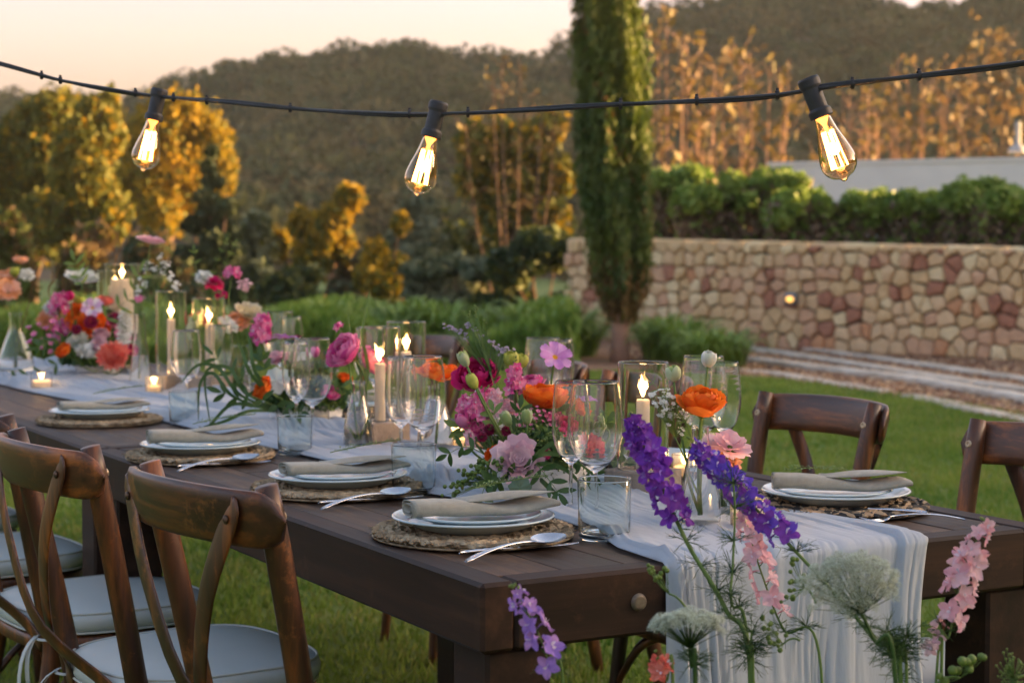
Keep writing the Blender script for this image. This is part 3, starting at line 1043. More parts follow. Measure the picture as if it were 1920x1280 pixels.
hedge(1275, 303, 150, 'dark green clipped shrub right beside the cypress')
hedge(1305, 336, 85, 'small rounded shrub in front of the one beside the cypress', 24.6)
hedge(1430, 307, 180, 'tallest broad clipped shrub with brown twiggy side, left of the white wall')
hedge(1500, 342, 130, 'low clipped shrub under the right bulb', 23.8)
hedge(1625, 348, 130, 'clipped shrub in front of the white wall, just right of the right bulb')
hedge(1725, 338, 130, 'rich green clipped shrub left of the rightmost ones', 23.6)
hedge(1850, 324, 170, 'broad clipped shrub near the right edge, taller than its neighbours')
hedge(1895, 345, 130, 'front clipped shrub at the right edge of the photo', 22.)

# ---------------------------------------------------------------- strap leaved plants
PG = 'strap leaved plants along the lawn edge'
def strap_mesh(seed, n=150, h=.62, spread=.5):
    r = random.Random(seed)
    m = MB()
    for k in range(n):
        a = r.uniform(0, 2 * pi); rr = r.uniform(0, .16)
        p = np.array([math.cos(a) * rr, math.sin(a) * rr, 0])
        a2 = a + r.uniform(-.8, .8)
        d = np.array([math.cos(a2), math.sin(a2), 0])
        hh = h * r.uniform(.6, 1.1); sp_ = spread * r.uniform(.3, 1.1)
        pts = bez(p, p + d * sp_ * .3 + Z3 * hh * 1.25, p + d * sp_ + Z3 * hh * r.uniform(.45, .95), 6)
        sdv = np.cross(d, Z3)
        wd = np.array([.009, .013, .013, .011, .007, .001]) * r.uniform(.8, 1.3)
        m.grid(np.stack([pts - np.outer(wd, sdv), pts + np.outer(wd, sdv)], 1))
    return m


protos = []
words = ['leftmost clump of strap leaves, behind the far carafe', 'clump of strap leaves behind the far flower bowl', 'clump of strap leaves behind the tall pillar candle',
         'clump of strap leaves behind the cream ranunculus', 'clump of strap leaves right behind the far wine glasses', 'clump of strap leaves left of the hot pink ranunculus', 'clump of strap leaves above the hot pink ranunculus',
         'clump of strap leaves behind the twin candle glasses', 'clump of strap leaves above the orange ranunculus', 'clump of strap leaves behind the statice spray',
         'clump of strap leaves above the lime bud', 'clump of strap leaves left of the wall end', 'clump of strap leaves at the foot of the wall end', 'clump of strap leaves left of the cypress trunk',
         'green strap clump just right of the cypress trunk', 'broad strap clump between cypress and timber steps', 'rightmost strap clump, touching the timber edging', 'low strap clump in front of the timber steps end']
spots = [(-10, 20), (90, 20.5), (200, 20), (330, 21), (450, 20.5), (540, 20), (610, 20.6), (690, 20), (760, 21), (840, 20.5), (910, 20), (990, 20.4), (1060, 20.8), (1090, 20.6), (1240, 19.8), (1285, 19.4), (1370, 18.6), (1330, 18.2)]
for i, ((px_, zd), lab) in enumerate(zip(spots, words)):
    if i < 4:
        t = thing('strap_plant', (0, 0, 0), lab, 'plant', PG)
        strap_mesh(i, 170).build('leaves', M['leaf_strap'], t)
        protos.append(t)
        t.location = at_ground(px_, zd)
    else:
        t = dup(protos[i % 4], at_ground(px_, zd), lab, PG)
    t.rotation_euler = (0, 0, i * 1.7)
    k = rnd.uniform(.95, 1.35) * (.62 if i > 12 else .8)
    t.scale = (k * 1.5, k * 1.5, k)
# the leafy ground cover between the clumps
r_ = np.random.default_rng(5)
n = 60000
X = r_.uniform(-7.2, .72, n); Zd = r_.uniform(19.0, 24, n)
P = CAM + RT * X[:, None] + np.array([math.sin(YAW), math.cos(YAW), 0]) * Zd[:, None]
P[:, 2] = r_.uniform(0, .42, n) * (1 + .4 * np.sin(X * 2.1))
tag(fast_quads('ground_cover', leaf_quads(P, .045, r_, 4., upbias=2.), [M['leaf_strap'], M['grass']], (r_.uniform(0, 1, n) < .5).astype(int)), 'loose green ground cover between the strap leaved plants', 'plants', kind='stuff')

# ---------------------------------------------------------------- lawn blades
n = 230000
Zd = 1.5 + 18 * r_.uniform(0, 1, n) ** 1.15
X = r_.uniform(-.31, .31, n) * Zd
P = CAM + RT * X[:, None] + np.array([math.sin(YAW), math.cos(YAW), 0]) * Zd[:, None]
P[:, 2] = 0
k = P[:, :2] @ np.array([1, 1])
h = r_.uniform(.012, .032, n) * (1 + .25 * np.sin(P[:, 0] * 3.1) * np.sin(P[:, 1] * 2.3)) * (1 + Zd * .03)
a = r_.uniform(0, 2 * pi, n)
wv = np.stack([np.cos(a), np.sin(a), np.zeros(n)], 1) * (.0022 * (1 + Zd * .22))[:, None]
tipv = np.stack([r_.normal(0, .012, n), r_.normal(0, .012, n), h], 1)
Q = np.stack([P - wv, P + wv, P + tipv], 1)
inpath = np.zeros(n, bool)
dW = nrm(wB - wA)
fast_ok = ~((X > .45) & (Zd > 18.2)) & ((Zd < 12.5 + 0 * X) | (X < 1.6) | (Zd < np.interp(X, [1.6, 2.5, 3.8, 4.2], [17.5, 17.2, 13.8, 12.6])))
Q = Q[fast_ok]
o = fast_quads('lawn_grass', Q, [M['grass'], M['grass_b']], (r_.uniform(0, 1, len(Q)) < .3).astype(int))
tag(o, 'short mown green grass under and around the table', 'grass', kind='stuff')

# ---------------------------------------------------------------- evening haze
hz = bpy.data.materials.new('haze'); hz.use_nodes = True
hn = hz.node_tree; hn.nodes.clear()
pv = hn.nodes.new('ShaderNodeVolumePrincipled'); pv.inputs['Color'].default_value = (.96, .93, .76, 1); pv.inputs['Density'].default_value = .0005; pv.inputs['Anisotropy'].default_value = .3
ho = hn.nodes.new('ShaderNodeOutputMaterial'); hn.links.new(pv.outputs[0], ho.inputs['Volume'])
tag(MB().box((120, 160, 36), (1000, 900, 77)).build('haze', hz, smooth=False), kind='stuff')

# ================================================================== TABLES
def table(x0, y0, L, label, name='farm_table', rot=0., Wd=1.17):
    t = thing(name, (x0, y0, 0), label, 'table', 'long wooden dining tables', rot)
    r = random.Random(int(y0 * 10) + 3)
    bw = .058
    TH = .108
    z0 = TOP - TH / 2
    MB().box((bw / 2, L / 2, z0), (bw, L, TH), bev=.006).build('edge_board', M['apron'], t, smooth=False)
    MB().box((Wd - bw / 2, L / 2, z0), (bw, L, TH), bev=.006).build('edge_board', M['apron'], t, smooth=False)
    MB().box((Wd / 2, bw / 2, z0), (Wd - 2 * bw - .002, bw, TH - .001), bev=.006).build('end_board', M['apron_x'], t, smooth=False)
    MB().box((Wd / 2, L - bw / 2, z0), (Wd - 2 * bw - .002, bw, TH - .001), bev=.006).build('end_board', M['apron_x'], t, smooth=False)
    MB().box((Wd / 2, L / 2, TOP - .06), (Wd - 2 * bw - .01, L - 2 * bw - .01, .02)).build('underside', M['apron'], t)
    # planks of random length running along the table
    n = 9
    pw = (Wd - 2 * bw) / n
    for i in range(n):
        y = bw + .001
        while y < L - bw - .01:
            ln = r.uniform(.28, .95)
            if L - bw - (y + ln) < .2: ln = L - bw - y
            MB().box((bw + pw * (i + .5), y + ln / 2, TOP - .022 + r.uniform(-.0011, .0004)), (pw - .0024, ln - .0024, .040), bev=.0018).build('plank', M['table'], t, smooth=False)
            y += ln
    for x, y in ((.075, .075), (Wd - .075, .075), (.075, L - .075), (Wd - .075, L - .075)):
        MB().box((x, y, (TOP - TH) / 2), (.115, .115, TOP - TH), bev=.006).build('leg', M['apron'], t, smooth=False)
    return t


t1 = table(0, 0, 2.065, 'near dark wooden farm table with flower and runner covered end')
t2 = table(-.012, 2.075, 3.3, 'far dark wooden farm table butted against the near one')
# round metal bolt plate on the near end
bx = W(1197, 1128, 0)
dr = ray(1197, 1128); q = CAM + dr * ((0 - CAM[1]) / dr[1])
MB().lathe([(0, .004), (.010, .004), (.013, .002), (.0145, -.001)], 20, (q[0], -.002, q[2]), frame((0, -1, 0))).build('bolt_plate', mat('bolt_plate', (.20, .17, .13), .5, (.12, .08, .06), 60, metal=.5), t1)

# ================================================================== RUNNER
def runner():
    r = np.random.default_rng(4)
    nx = 170
    kn = [r.normal(size=k_) for k_ in (18, 40, 90, 170)]
    ph = r.uniform(0, 6, 12)
    rows = []
    # path parameter: s<0 hangs down the near end, s>=0 lies on the table
    ss = np.concatenate([np.linspace(-.70, -.05, 36), np.linspace(-.045, .05, 16), np.linspace(.06, 5.3, 300)])
    xl = lambda y: np.interp(y, [-1, 0, .15, .3, .6, .9, 1.2, 1.6, 2.0, 2.6, 3.2, 3.8, 4.4], [.325, .330, .345, .40, .43, .36, .42, .40, .38, .37, .36, .30, .28])
    xr = lambda y: np.interp(y, [-1, 0, .25, .5, .9, 1.4, 2.0, 2.6, 3.4, 4.4], [.885, .88, .87, .80, .84, .80, .84, .82, .86, .88])
    u = np.linspace(0, 1, nx)
    for s in ss:
        y = max(s, 0)
        l, rr = xl(y), xr(y)
        if s < 0:
            l = l + .02 * s; rr = rr + .035 * s + .02 * math.sin(s * 9)
        x = l + (rr - l) * u
        uu = u * .86 + .07 - .16 * min(max(s, 0), .5) + .020 * np.sin(s * 3.1 + u * 7) + .010 * np.sin(s * 7.3 + u * 17) + .006 * np.sin(s * 15 + u * 11)
        f = np.zeros(nx)
        for i, (k_, am) in enumerate([(17, .0050), (39, .0046), (89, .0026), (169, .0010)]):
            q_ = np.clip((uu + .1) / 1.2 + .02 * math.sin(s * (1.3 + i) + ph[i]), 0, 1) * k_
            i_ = np.clip(q_.astype(int), 0, k_ - 1); fr_ = q_ - i_; fr_ = fr_ * fr_ * (3 - 2 * fr_)
            v_ = kn[i][i_] * (1 - fr_) + kn[i][i_ + 1] * fr_
            f += am * (1.1 - 2.1 * np.exp(-(v_ * 2.0) ** 2) + .35 * v_) * (.6 + .4 * np.sin(s * (2.1 + 1.7 * i) + ph[i + 4] + u * 6))
        env = .55 + .45 * np.sin(2 * pi * (u * 2.3 + s * .9) + 1)
        crump = .026 * np.clip(np.sin(x * 23 + s * 11 + 2 * np.sin(s * 6)), 0, 1) * np.clip(np.sin(s * 4.3 + x * 7), 0, 1)
        edge = np.clip(np.minimum(u, 1 - u) / .03, 0, 1)
        if s >= .02:
            h = .004 + (f * env + .008 + crump) * edge
            h = np.maximum(h, .0022)
            P = np.stack([x, np.full(nx, s) + .02 * np.sin(u * 9 + ph[3]) * min(1, s * 5), TOP + h], 1)
        else:
            # quarter round over the edge then hanging folds
            R = .012
            a = np.clip((.02 - s) / .05, 0, 1) * pi / 2
            yy = .010 - R * math.sin(a); zz = TOP + .004 - R * (1 - math.cos(a)) + 0
            down = max(0, -s - .03)
            g = 1 + .8 * min(1, down / .3)
            off = (f * env * g + .010 + .004 * g) * edge * (0.4 + .6 * math.sin(a)) 
            hz = (f * env + .008) * edge * math.cos(a)
            lift = .012 * min(1, down * 4)
            P = np.stack([x, np.full(nx, yy) - np.maximum(off, .002) * math.sin(a) - lift, zz - down + np.maximum(hz, 0)], 1)
        rows.append(P)
    o = MB().grid(np.array(rows)).build('table_runner', M['gauze'])
    md = o.modifiers.new('thickness', 'SOLIDIFY'); md.thickness = .0008
    tag(o, 'crinkled pale grey gauze runner laid along the tables and falling over the near end', 'table runner')


runner()

# ================================================================== CHAIRS
def make_chair(label, group):
    t = thing('crossback_chair', (0, 0, 0), label, 'chair', group)
    wd = .20
    def back(yy, z):                       # x of the reclining back line at height z
        return -.185 - .105 * np.clip((z - .38) / .52, 0, 1) ** 1.1
    for s in (-1, 1):
        zs = np.array([0, .2, .36, .43, .6, .75, .90])
        pts = np.array([[-.215 if z < .3 else back(0, z), s * (np.interp(z, [0, .45, .88], [.19, .172, .196])), z] for z in zs])
        pts[0, 0] = -.255; pts[1, 0] = -.215
        MB().tube(smooth_path(pts, 16), [.0165] * 2 + [.0195] * 12 + [.019, .0165], 12, sq=(1.15, .9), up=(0, 1, 0)).build('rear_post', M['chair'], t)
    # curved top rail bolted to the outside of the posts
    n = 30
    P = []
    for i in range(n):
        u = i / (n - 1) * 2 - 1
        y = math.copysign(.236 * (1 - (1 - abs(u)) ** 1.25), u)
        u = y / .236
        x0 = -.354 + .052 * u * u + .022 * u ** 8
        e_ = min(1, max(0, (abs(u) - .84) / .16)); hh = .046 * math.sqrt(max(.001, 1 - e_ ** 2.4))
        zc = .848 + .006 * (1 - u * u)
        th = .0135 * math.sqrt(max(.02, 1 - e_ ** 3))
        ring = []
        for k in range(14):
            a = k / 14 * 2 * pi
            ca, sa = math.cos(a), math.sin(a)
            px_ = th * np.sign(ca) * abs(ca) ** .6
            pz = hh * np.sign(sa) * abs(sa) ** .75
            ring.append([x0 + px_ - (pz) * .21, y, zc + pz])
        P.append(ring)
    m = MB().grid(np.array(P), closev=True)
    m.f.append(tuple(range(14))); m.m.append(0)
    m.f.append(tuple((n - 1) * 14 + i for i in reversed(range(14)))); m.m.append(0)
    m.build('top_rail', M['chair_rail'], t)
    for s in (-1, 1):
        # bent slats: bolted to the rail end, bowing out and crossing low at the back of the seat
        top = np.array([-.3395, s * .168, .850]); 
        pts = smooth_path([top + [.004, 0, .022], top, [-.345, s * .10, .715], [-.312 - .010 * s, s * .0, .545], [-.225, s * -.10, .43], [-.20, s * -.155, .375]], 22)
        rr = np.full(22, .0225)
        rr[0] = .013; rr[1] = .021
        MB().tube(pts, rr, 10, sq=(1.0, .20), up=(1, 0, 0.15)).build('cross_slat', M['chair'], t)
        MB().ell(top + [-.0065, 0, 0], (.004, .0075, .0075), nu=8, nv=5).build('bolt_head', M['bolt'], t)
        MB().lathe([(0, .0015), (.003, .0015), (.0035, .003), (.007, .0035), (.0085, 0)], 14, (-.2585, s * .191, .850), frame((1, 0, .2))).build('screw_cup', M['brass'], t)
    # seat frame and cushion
    def outline(k, sc=1.):
        pts = []
        for a in np.arange(k) / k * 2 * pi:
            ca, sa = math.cos(a), math.sin(a)
            x = .218 * np.sign(ca) * abs(ca) ** .62
            y = (.222 + .016 * ca) * np.sign(sa) * abs(sa) ** .62
            pts.append([x * sc, y * sc, 0])
        return np.array(pts)
    O = outline(44)
    prof = [(0.0, .362), (.93, .362), (1., .366), (1., .392), (.97, .397), (0, .397)]
    MB().grid(np.array([O * a + [0, 0, z] for a, z in prof]), closev=True).build('seat', M['chair'], t)
    prof = [(0., .399), (.9, .399), (1.0, .405), (1.035, .417), (1.04, .431), (1.02, .443), (.985, .447), (.9, .451), (.6, .457), (.3, .460), (0, .461)]
    MB().grid(np.array([O * a + [0, 0, z] for a, z in prof]), closev=True).build('cushion', M['cushion'], t)
    cu = t.children[-1]
    for sc_, z in ((1.008, .447), (1.012, .404)):
        pts = O * sc_ + [0, 0, z]
        MB().tube(np.vstack([pts, pts[:1]]), .0028, 5, cap=False).build('piping', M['piping'], cu)
    for s in (-1, 1):
        # tie ribbons knotted round the posts
        p = np.array([-.195, s * .176, .405])
        lp = [p + [math.cos(a) * .027, math.sin(a) * .024, -.01 * a / 6] for a in np.linspace(0, 6.2, 12)]
        mm = MB().tube(lp, .0045, 6, sq=(1, .35))
        for dx, dz in ((-.015, -.11), (-.035, -.15)):
            mm.tube(bez(p + [-.028, 0, 0], p + [-.05 + dx, .02 * s, -.03], p + [-.04 + dx, .03 * s, dz], 7), .006, 6, sq=(1, .2))
        mm.build('ribbon_tie', M['piping'], cu)
        pts = smooth_path([(.165, s * .175, .372), (.175, s * .18, .28), (.19, s * .188, .12), (.20, s * .195, 0)], 9)
        MB().tube(pts, np.linspace(.019, .014, 9), 10).build('front_leg', M['chair'], t)
        # bent braces under the seat
        MB().tube(smooth_path([(.178, s * .181, .22), (.11, s * .178, .31), (-.0, s * .176, .355), (-.12, s * .175, .32), (-.20, s * .178, .24)], 14), .0085, 6).build('bent_brace', M['chair'], t)
    MB().tube(smooth_path([(.182, -.178, .22), (.172, -.10, .32), (.168, 0, .36), (.172, .10, .32), (.182, .178, .22)], 14), .0085, 6).build('bent_brace', M['chair'], t)
    return t


def place_chair(near, far, label, group, first=[None]):
    """near, far: tops of the two posts (world); side tells which way it faces"""
    near, far = np.array(near), np.array(far)
    c = (near + far) / 2; d = nrm((far - near) * [1, 1, 0])
    left = label in LEFTS
    fwd = np.array([d[1], -d[0], 0])         # facing +x when d is +y
    if not left: fwd = -fwd
    rz = math.atan2(fwd[1], fwd[0])
    loc = c + fwd * .29; loc[2] = 0
    if first[0] is None:
        first[0] = make_chair(label, group)
        first[0].location = loc; first[0].rotation_euler = (0, 0, rz)
        return first[0]
    return dup(first[0], loc, label, group, rz)


CG = 'crossback chairs round the long table'
h_ = .90
LEFTS = ['nearest crossback chair, in front on the left side', 'second crossback chair on the left side, behind the nearest one',
         'third crossback chair on the left side, mostly hidden with a ribbon tied cushion', 'fourth crossback chair on the left side, only its grey cushion showing', 'fifth crossback chair on the left side beside the far table']
c1n, c1f = W(486, 908, h_), W(292, 868, h_)
c2n, c2f = W(180, 840, h_), W(22, 802, h_)
place_chair(c1n, c1f, LEFTS[0], CG)
place_chair(c2n, c2f, LEFTS[1], CG)
o_ = np.array([-.02, .74, 0])
place_chair(c2n + o_ + [.03, -.05, 0], c2f + o_ + [.03, -.05, 0], LEFTS[2], CG)
place_chair(c2n + o_ * 2 + [-.02, 0, 0], c2f + o_ * 2 + [-.02, 0, 0], LEFTS[3], CG)
place_chair(c2n + o_ * 3, c2f + o_ * 3, LEFTS[4], CG)
r1f = W(1832, 786, h_)
place_chair(r1f + [.0, -.40, 0], r1f, 'rightmost crossback chair, cut by the edge of the photo', CG)
place_chair(W(1648, 757, h_), W(1430, 734, h_), 'crossback chair behind the plate with the folded napkin on the right side', CG)
r3 = W(1140, 694, h_)
place_chair(r3 + [-.02, -.40, 0], r3, 'crossback chair seen through the near candle glass', CG)
r4 = W(1082, 682, h_)
place_chair(r4, r4 + [0.02, .40, 0], 'crossback chair behind the lime green bud', CG)
r5 = W(862, 634, h_)
place_chair(r5, r5 + [0.0, .40, 0], 'crossback chair behind the orange ranunculus and twin candles', CG)

# ================================================================== PLACE SETTINGS
def mat_mesh(seed, R=.182, dark=False):
    r = np.random.default_rng(seed)
    m = MB()
    w_ = .0155
    k = 0
    rr = .012
    while rr < R:
        n = max(8, int(2 * pi * rr / .0115))
        for i in range(n):
            for s in (-1, 1):
                a = (i + .5 * (s > 0)) / n * 2 * pi + k
                c = np.array([math.cos(a) * (rr + s * .0036), math.sin(a) * (rr + s * .0036), .0085 + r.uniform(-.0015, .0035)])
                tng = np.array([-math.sin(a), math.cos(a), 0]); rad = np.array([math.cos(a), math.sin(a), 0])
                ax = nrm(tng + rad * s * .75 + Z3 * r.uniform(-.25, .25))
                mi = 0
                if dark:
                    mi = 1 if r.uniform() < .52 else (0 if r.uniform() < .75 else 2)
                Rm = frame(ax)
                L = .0082 * r.uniform(.85, 1.25)
                q = np.array([[-1, 0, -.8], [0, -1, -.8], [1, 0, -.8], [0, 1, -.8], [-1, 0, .8], [0, -1, .8], [1, 0, .8], [0, 1, .8], [0, 0, -1.5], [0, 0, 1.5]]) * [.0046, .0046, L]
                m.add(q @ Rm.T + c, [(0, 1, 5, 4), (1, 2, 6, 5), (2, 3, 7, 6), (3, 0, 4, 7), (1, 0, 8), (2, 1, 8), (3, 2, 8), (0, 3, 8), (4, 5, 9), (5, 6, 9), (6, 7, 9), (7, 4, 9)], mi)
        rr += w_; k += .3
    m.lathe([(0, .0045), (R - .006, .0045), (R - .004, .003), (R - .006, .001), (0, .001)], 40)
    if dark: m.m[-300:] = [1] * 300
    # stray straw ends
    for i in range(0 if dark else 90):
        a = r.uniform(0, 2 * pi); p = np.array([math.cos(a), math.sin(a), 0]) * (R - .006) + [0, 0, .008]
        d = nrm([math.cos(a + .9) , math.sin(a + .9), r.uniform(-.1, .35)])
        m.tube([p, p + d * r.uniform(.008, .018)], [.0012, .0004], 3)
    return m


mp_ = [mat_mesh(1).build('woven_placemat', M['straw'], smooth=False), mat_mesh(2, dark=True).build('black_placemat', [M['straw_r'], M['straw_d'], M['straw']], smooth=False)]
used = [False, False]


def put_mat(c, kind, label, rz):
    o = mp_[kind]
    if used[kind]:
        o = o.copy(); COL.objects.link(o)
    used[kind] = True
    o.location = (c[0], c[1], TOP + .001); o.rotation_euler = (0, 0, rz)
    tag(o, label, 'placemat', ['round straw placemats', 'round black and tan placemats'][kind])


def plate_me(R, h):
    m = MB()
    ft = R * .62
    prof = [(0, .004), (ft * .9, .004), (ft, 0), (ft + .003, .0015), (R * .74, .006), (R * .93, h * .75), (R, h - .002), (R + .0008, h), (R - .003, h + .0015), (R * .93, h * .86), (R * .80, h * .5), (R * .7, .0085), (R * .5, .0075), (0, .007)]
    m.lathe(prof, 64)
    return m


def napkin_mesh():
    """linen strip rolled flat, one end open in layers, the other flaring out"""
    nu, nt_ = 60, 26
    P = np.zeros((nt_, nu, 3))
    for i in range(nt_):
        t = i / (nt_ - 1)
        y = -.122 + .246 * t
        hw = np.interp(t, [0, .15, .45, .7, 1], [.036, .036, .032, .042, .056])
        hh = np.interp(t, [0, .2, .5, .75, 1], [.0165, .0165, .0125, .0100, .0085])
        yaw = .35 * t * t
        for j in range(nu):
            s = j / (nu - 1)
            a = -pi / 2 + s * 2 * pi * 2.35
            q = 1 - .62 * s
            ca, sa = math.cos(a), math.sin(a)
            x = hw * q * np.sign(ca) * abs(ca) ** .7
            z = hh * q * np.sign(sa) * abs(sa) ** .8 + .0012 * math.sin(t * 14 + s * 9)
            P[i, j] = [x * math.cos(yaw) + .01 * math.sin(t * 4) + .03 * t * t, y + x * math.sin(yaw) * .7, z + hh + .010 * t ** 3 + .003 * math.sin(t * 7)]
    m = MB().grid(P)
    # loose top flap
    F = np.zeros((12, 9, 3))
    for i in range(12):
        for j in range(9):
            u, v = i / 11, j / 8 * 2 - 1
            F[i, j] = [v * (.030 + .020 * u) + .02 * u, -.03 + .155 * u, .0262 - .002 * u + .010 * math.sin(u * 3.1) * (1 - v * v) + .006 * v * u + .012 * u * u]
    m.grid(F)
    return m


def sprig_mesh(seed, L=.13):
    r = np.random.default_rng(seed)
    m = MB()
    pts = bez((0, -L / 2, .002), (.012, 0, .010), (.0, L / 2, .006), 14)
    m.tube(pts, .0007, 4)
    for i in range(1, 14):
        for s in (-1, 1):
            for q in range(2):
                d = nrm([s, .7 + r.uniform(-.3, .3), r.uniform(0, .5)])
                p = pts[i] + [0, r.uniform(-.004, .004), 0]
                m.tube([p, p + d * .009], .0004, 3)
                m.leaf(p + d * .007, d, r.uniform(.005, .009), .0042, (r.uniform(-.3, .3), 0, 1), k=2)
    return m


napk = napkin_mesh().build('linen_napkin', M['linen'])
md = napk.modifiers.new('thickness', 'SOLIDIFY'); md.thickness = .0014
sprg = sprig_mesh(3).build('herb_sprig', M['leaf_l'])
P1 = plate_me(.143, .024).build('dinner_plate', M['porcelain'])
P2 = plate_me(.116, .018).build('side_plate', M['porcelain'])


def handle(m, p0, p1, w0, w1, arch, th=.0016):
    pts = bez(p0, (np.asarray(p0) + p1) / 2 + [0, 0, arch], p1, 12)
    wdt = np.interp(np.linspace(0, 1, 12), [0, .08, .3, .8, 1], [w0 * .6, w0, w0 * .8, w1, w1])
    for i in range(1):
        rings = []
        d = nrm((np.asarray(p1) - p0) * [1, 1, 0]); sd_ = np.array([-d[1], d[0], 0])
        for p, a in zip(pts, wdt):
            rings.append([p + sd_ * a * math.cos(q) + Z3 * th * math.sin(q) for q in np.arange(8) / 8 * 2 * pi])
        b0 = m.n
        m.grid(np.array(rings), closev=True)
        m.f.append(tuple(b0 + i for i in range(8))); m.m.append(0)
        m.f.append(tuple(b0 + 88 + i for i in reversed(range(8)))); m.m.append(0)


def spoon():
    t = thing('spoon', (0, 0, 0), 'x', 'spoon')
    m = MB(); handle(m, np.array([-.105, 0, .003]), np.array([.030, 0, .010]), .0062, .0025, .014); m.build('handle', M['steel'], t)
    G_ = np.zeros((12, 11, 3))
    for i in range(12):
        u = i / 11
        x = .030 + .062 * u
        hw = .0215 * math.sin(pi * min(1, u * .93 + .06)) ** .62
        for j in range(11):
            v = j / 10 * 2 - 1
            G_[i, j] = [x, hw * v, .0108 - .0075 * (1 - v * v) * math.sin(pi * min(1, u + .03)) + .001 * u]
    MB().grid(G_).build('bowl', M['steel'], t)
    md = t.children[-1].modifiers.new('thickness', 'SOLIDIFY'); md.thickness = .001
    return t


def knife():
    t = thing('knife', (0, 0, 0), 'x', 'knife')
    m = MB(); handle(m, np.array([-.11, 0, .004]), np.array([.0, 0, .004]), .0062, .0045, .002, .003); m.build('handle', M['steel'], t)
    G_ = np.array([[[x, -hw * 1.0, .003], [x, 0, .0045], [x, hw * .6, .003]] for x, hw in zip(np.linspace(-.002, .115, 10), [.006, .008, .0095, .0105, .011, .011, .0105, .009, .006, .001])])
    MB().grid(G_).build('blade', M['steel'], t)
    md = t.children[-1].modifiers.new('thickness', 'SOLIDIFY'); md.thickness = .001
    return t


def fork():
    t = thing('fork', (0, 0, 0), 'x', 'fork')
    m = MB(); handle(m, np.array([-.10, 0, .003]), np.array([.045, 0, .012]), .006, .003, .014)
    m.build('handle', M['steel'], t)
    m = MB()
    G_ = np.array([[[x, -hw, z], [x, 0, z - .001], [x, hw, z]] for x, hw, z in ((.044, .003, .012), (.052, .010, .009), (.062, .0125, .006))])
    m.grid(G_)
    for k in range(4):
        y = (k - 1.5) * .0072
        m.tube([(.060, y, .006), (.078, y, .005), (.10, y * .95, .011)], [.0022, .0018, .001], 5, sq=(1, .6))
    m.build('tines', M['steel'], t)
    md = t.children[-1].modifiers.new('thickness', 'SOLIDIFY'); md.thickness = .001
    return t


SPN, KNF, FRK = spoon(), knife(), fork()


def tumbler():
    m = MB()
    R, H = .0435, .098
    m.lathe([(0, .001), (R * .86, .0), (R * .93, .004), (R * .965, .03), (R, H - .001), (R - .0008, H + .0006), (R - .002, H - .001), (R * .965 - .0022, .03), (R * .86, .013), (R * .7, .009), (0, .008)], 48)
    return m


def wine_glass(kind):
    m = MB()
    if kind == 0:   # wide
        bowl = [(.004, .078), (.010, .083), (.027, .096), (.041, .117), (.0490, .145), (.0492, .168), (.0455, .203), (.0412, .236)]
    else:           # narrow
        bowl = [(.004, .086), (.009, .091), (.021, .104), (.0300, .124), (.0345, .150), (.0345, .176), (.0322, .208), (.0290, .236)]
    out = [(0, .0015), (.034, .0008), (.036, .0018), (.034, .0028), (.012, .0055), (.005, .012), (.0036, .03), (.0034, .055)] + bowl
    rim = bowl[-1]
    inn = [(rim[0] - .0005, rim[1] + .0006), (rim[0] - .0011, rim[1])]
    for r, z in reversed(bowl[2:-1]):
        inn.append((r - .0012, z + .0002))
    inn += [(.008, bowl[1][1] + .006), (0, bowl[1][1] + .005)]
    # smooth the profile
    m.lathe(np.vstack([smooth_path(out, 44), smooth_path(inn, 26)]), 48)
    return m


TUM = tumbler().build('tumbler', M['glass_aqua'])
WG = [wine_glass(0).build('wine_glass', M['glass']), wine_glass(1).build('wine_glass', M['glass'])]
first = {}


def put(o, loc, label, cat, group, rz=0., tilt=(0, 0)):
    if first.get(o.name):
        if o.type == 'EMPTY':
            q = dup(o, loc, label, group, rz)
            q.rotation_euler = (tilt[0], tilt[1], rz)
            q['category'] = cat
            return q
        q = o.copy(); COL.objects.link(q)
    else:
        q = o
    first[o.name] = True
    q.location = [float(k) for k in loc]; q.rotation_euler = (tilt[0], tilt[1], rz)
    return tag(q, label, cat, group)


def setting(c, side, where, mk, extra=True, nap=True):
    """one place setting; c = plate centre, side +1 when the diner sits on the left and faces +x"""
    c = np.array([c[0], c[1], TOP])
    put_mat(c + [.0 * side, 0, 0], mk, ['round straw placemat', 'round black and tan braided placemat'][mk] + ' of the ' + where, rnd.uniform(0, 6))
    z = .014
    put(P1, c + [0, 0, z], 'wide pale blue plate, the lower one of the ' + where, 'plate', 'pale blue dinner plates', rnd.uniform(0, 6))
    put(P2, c + [.006 * side, .004, z + .0088], 'smaller pale blue plate under the napkin of the ' + where, 'plate', 'pale blue side plates', rnd.uniform(0, 6))
    return c


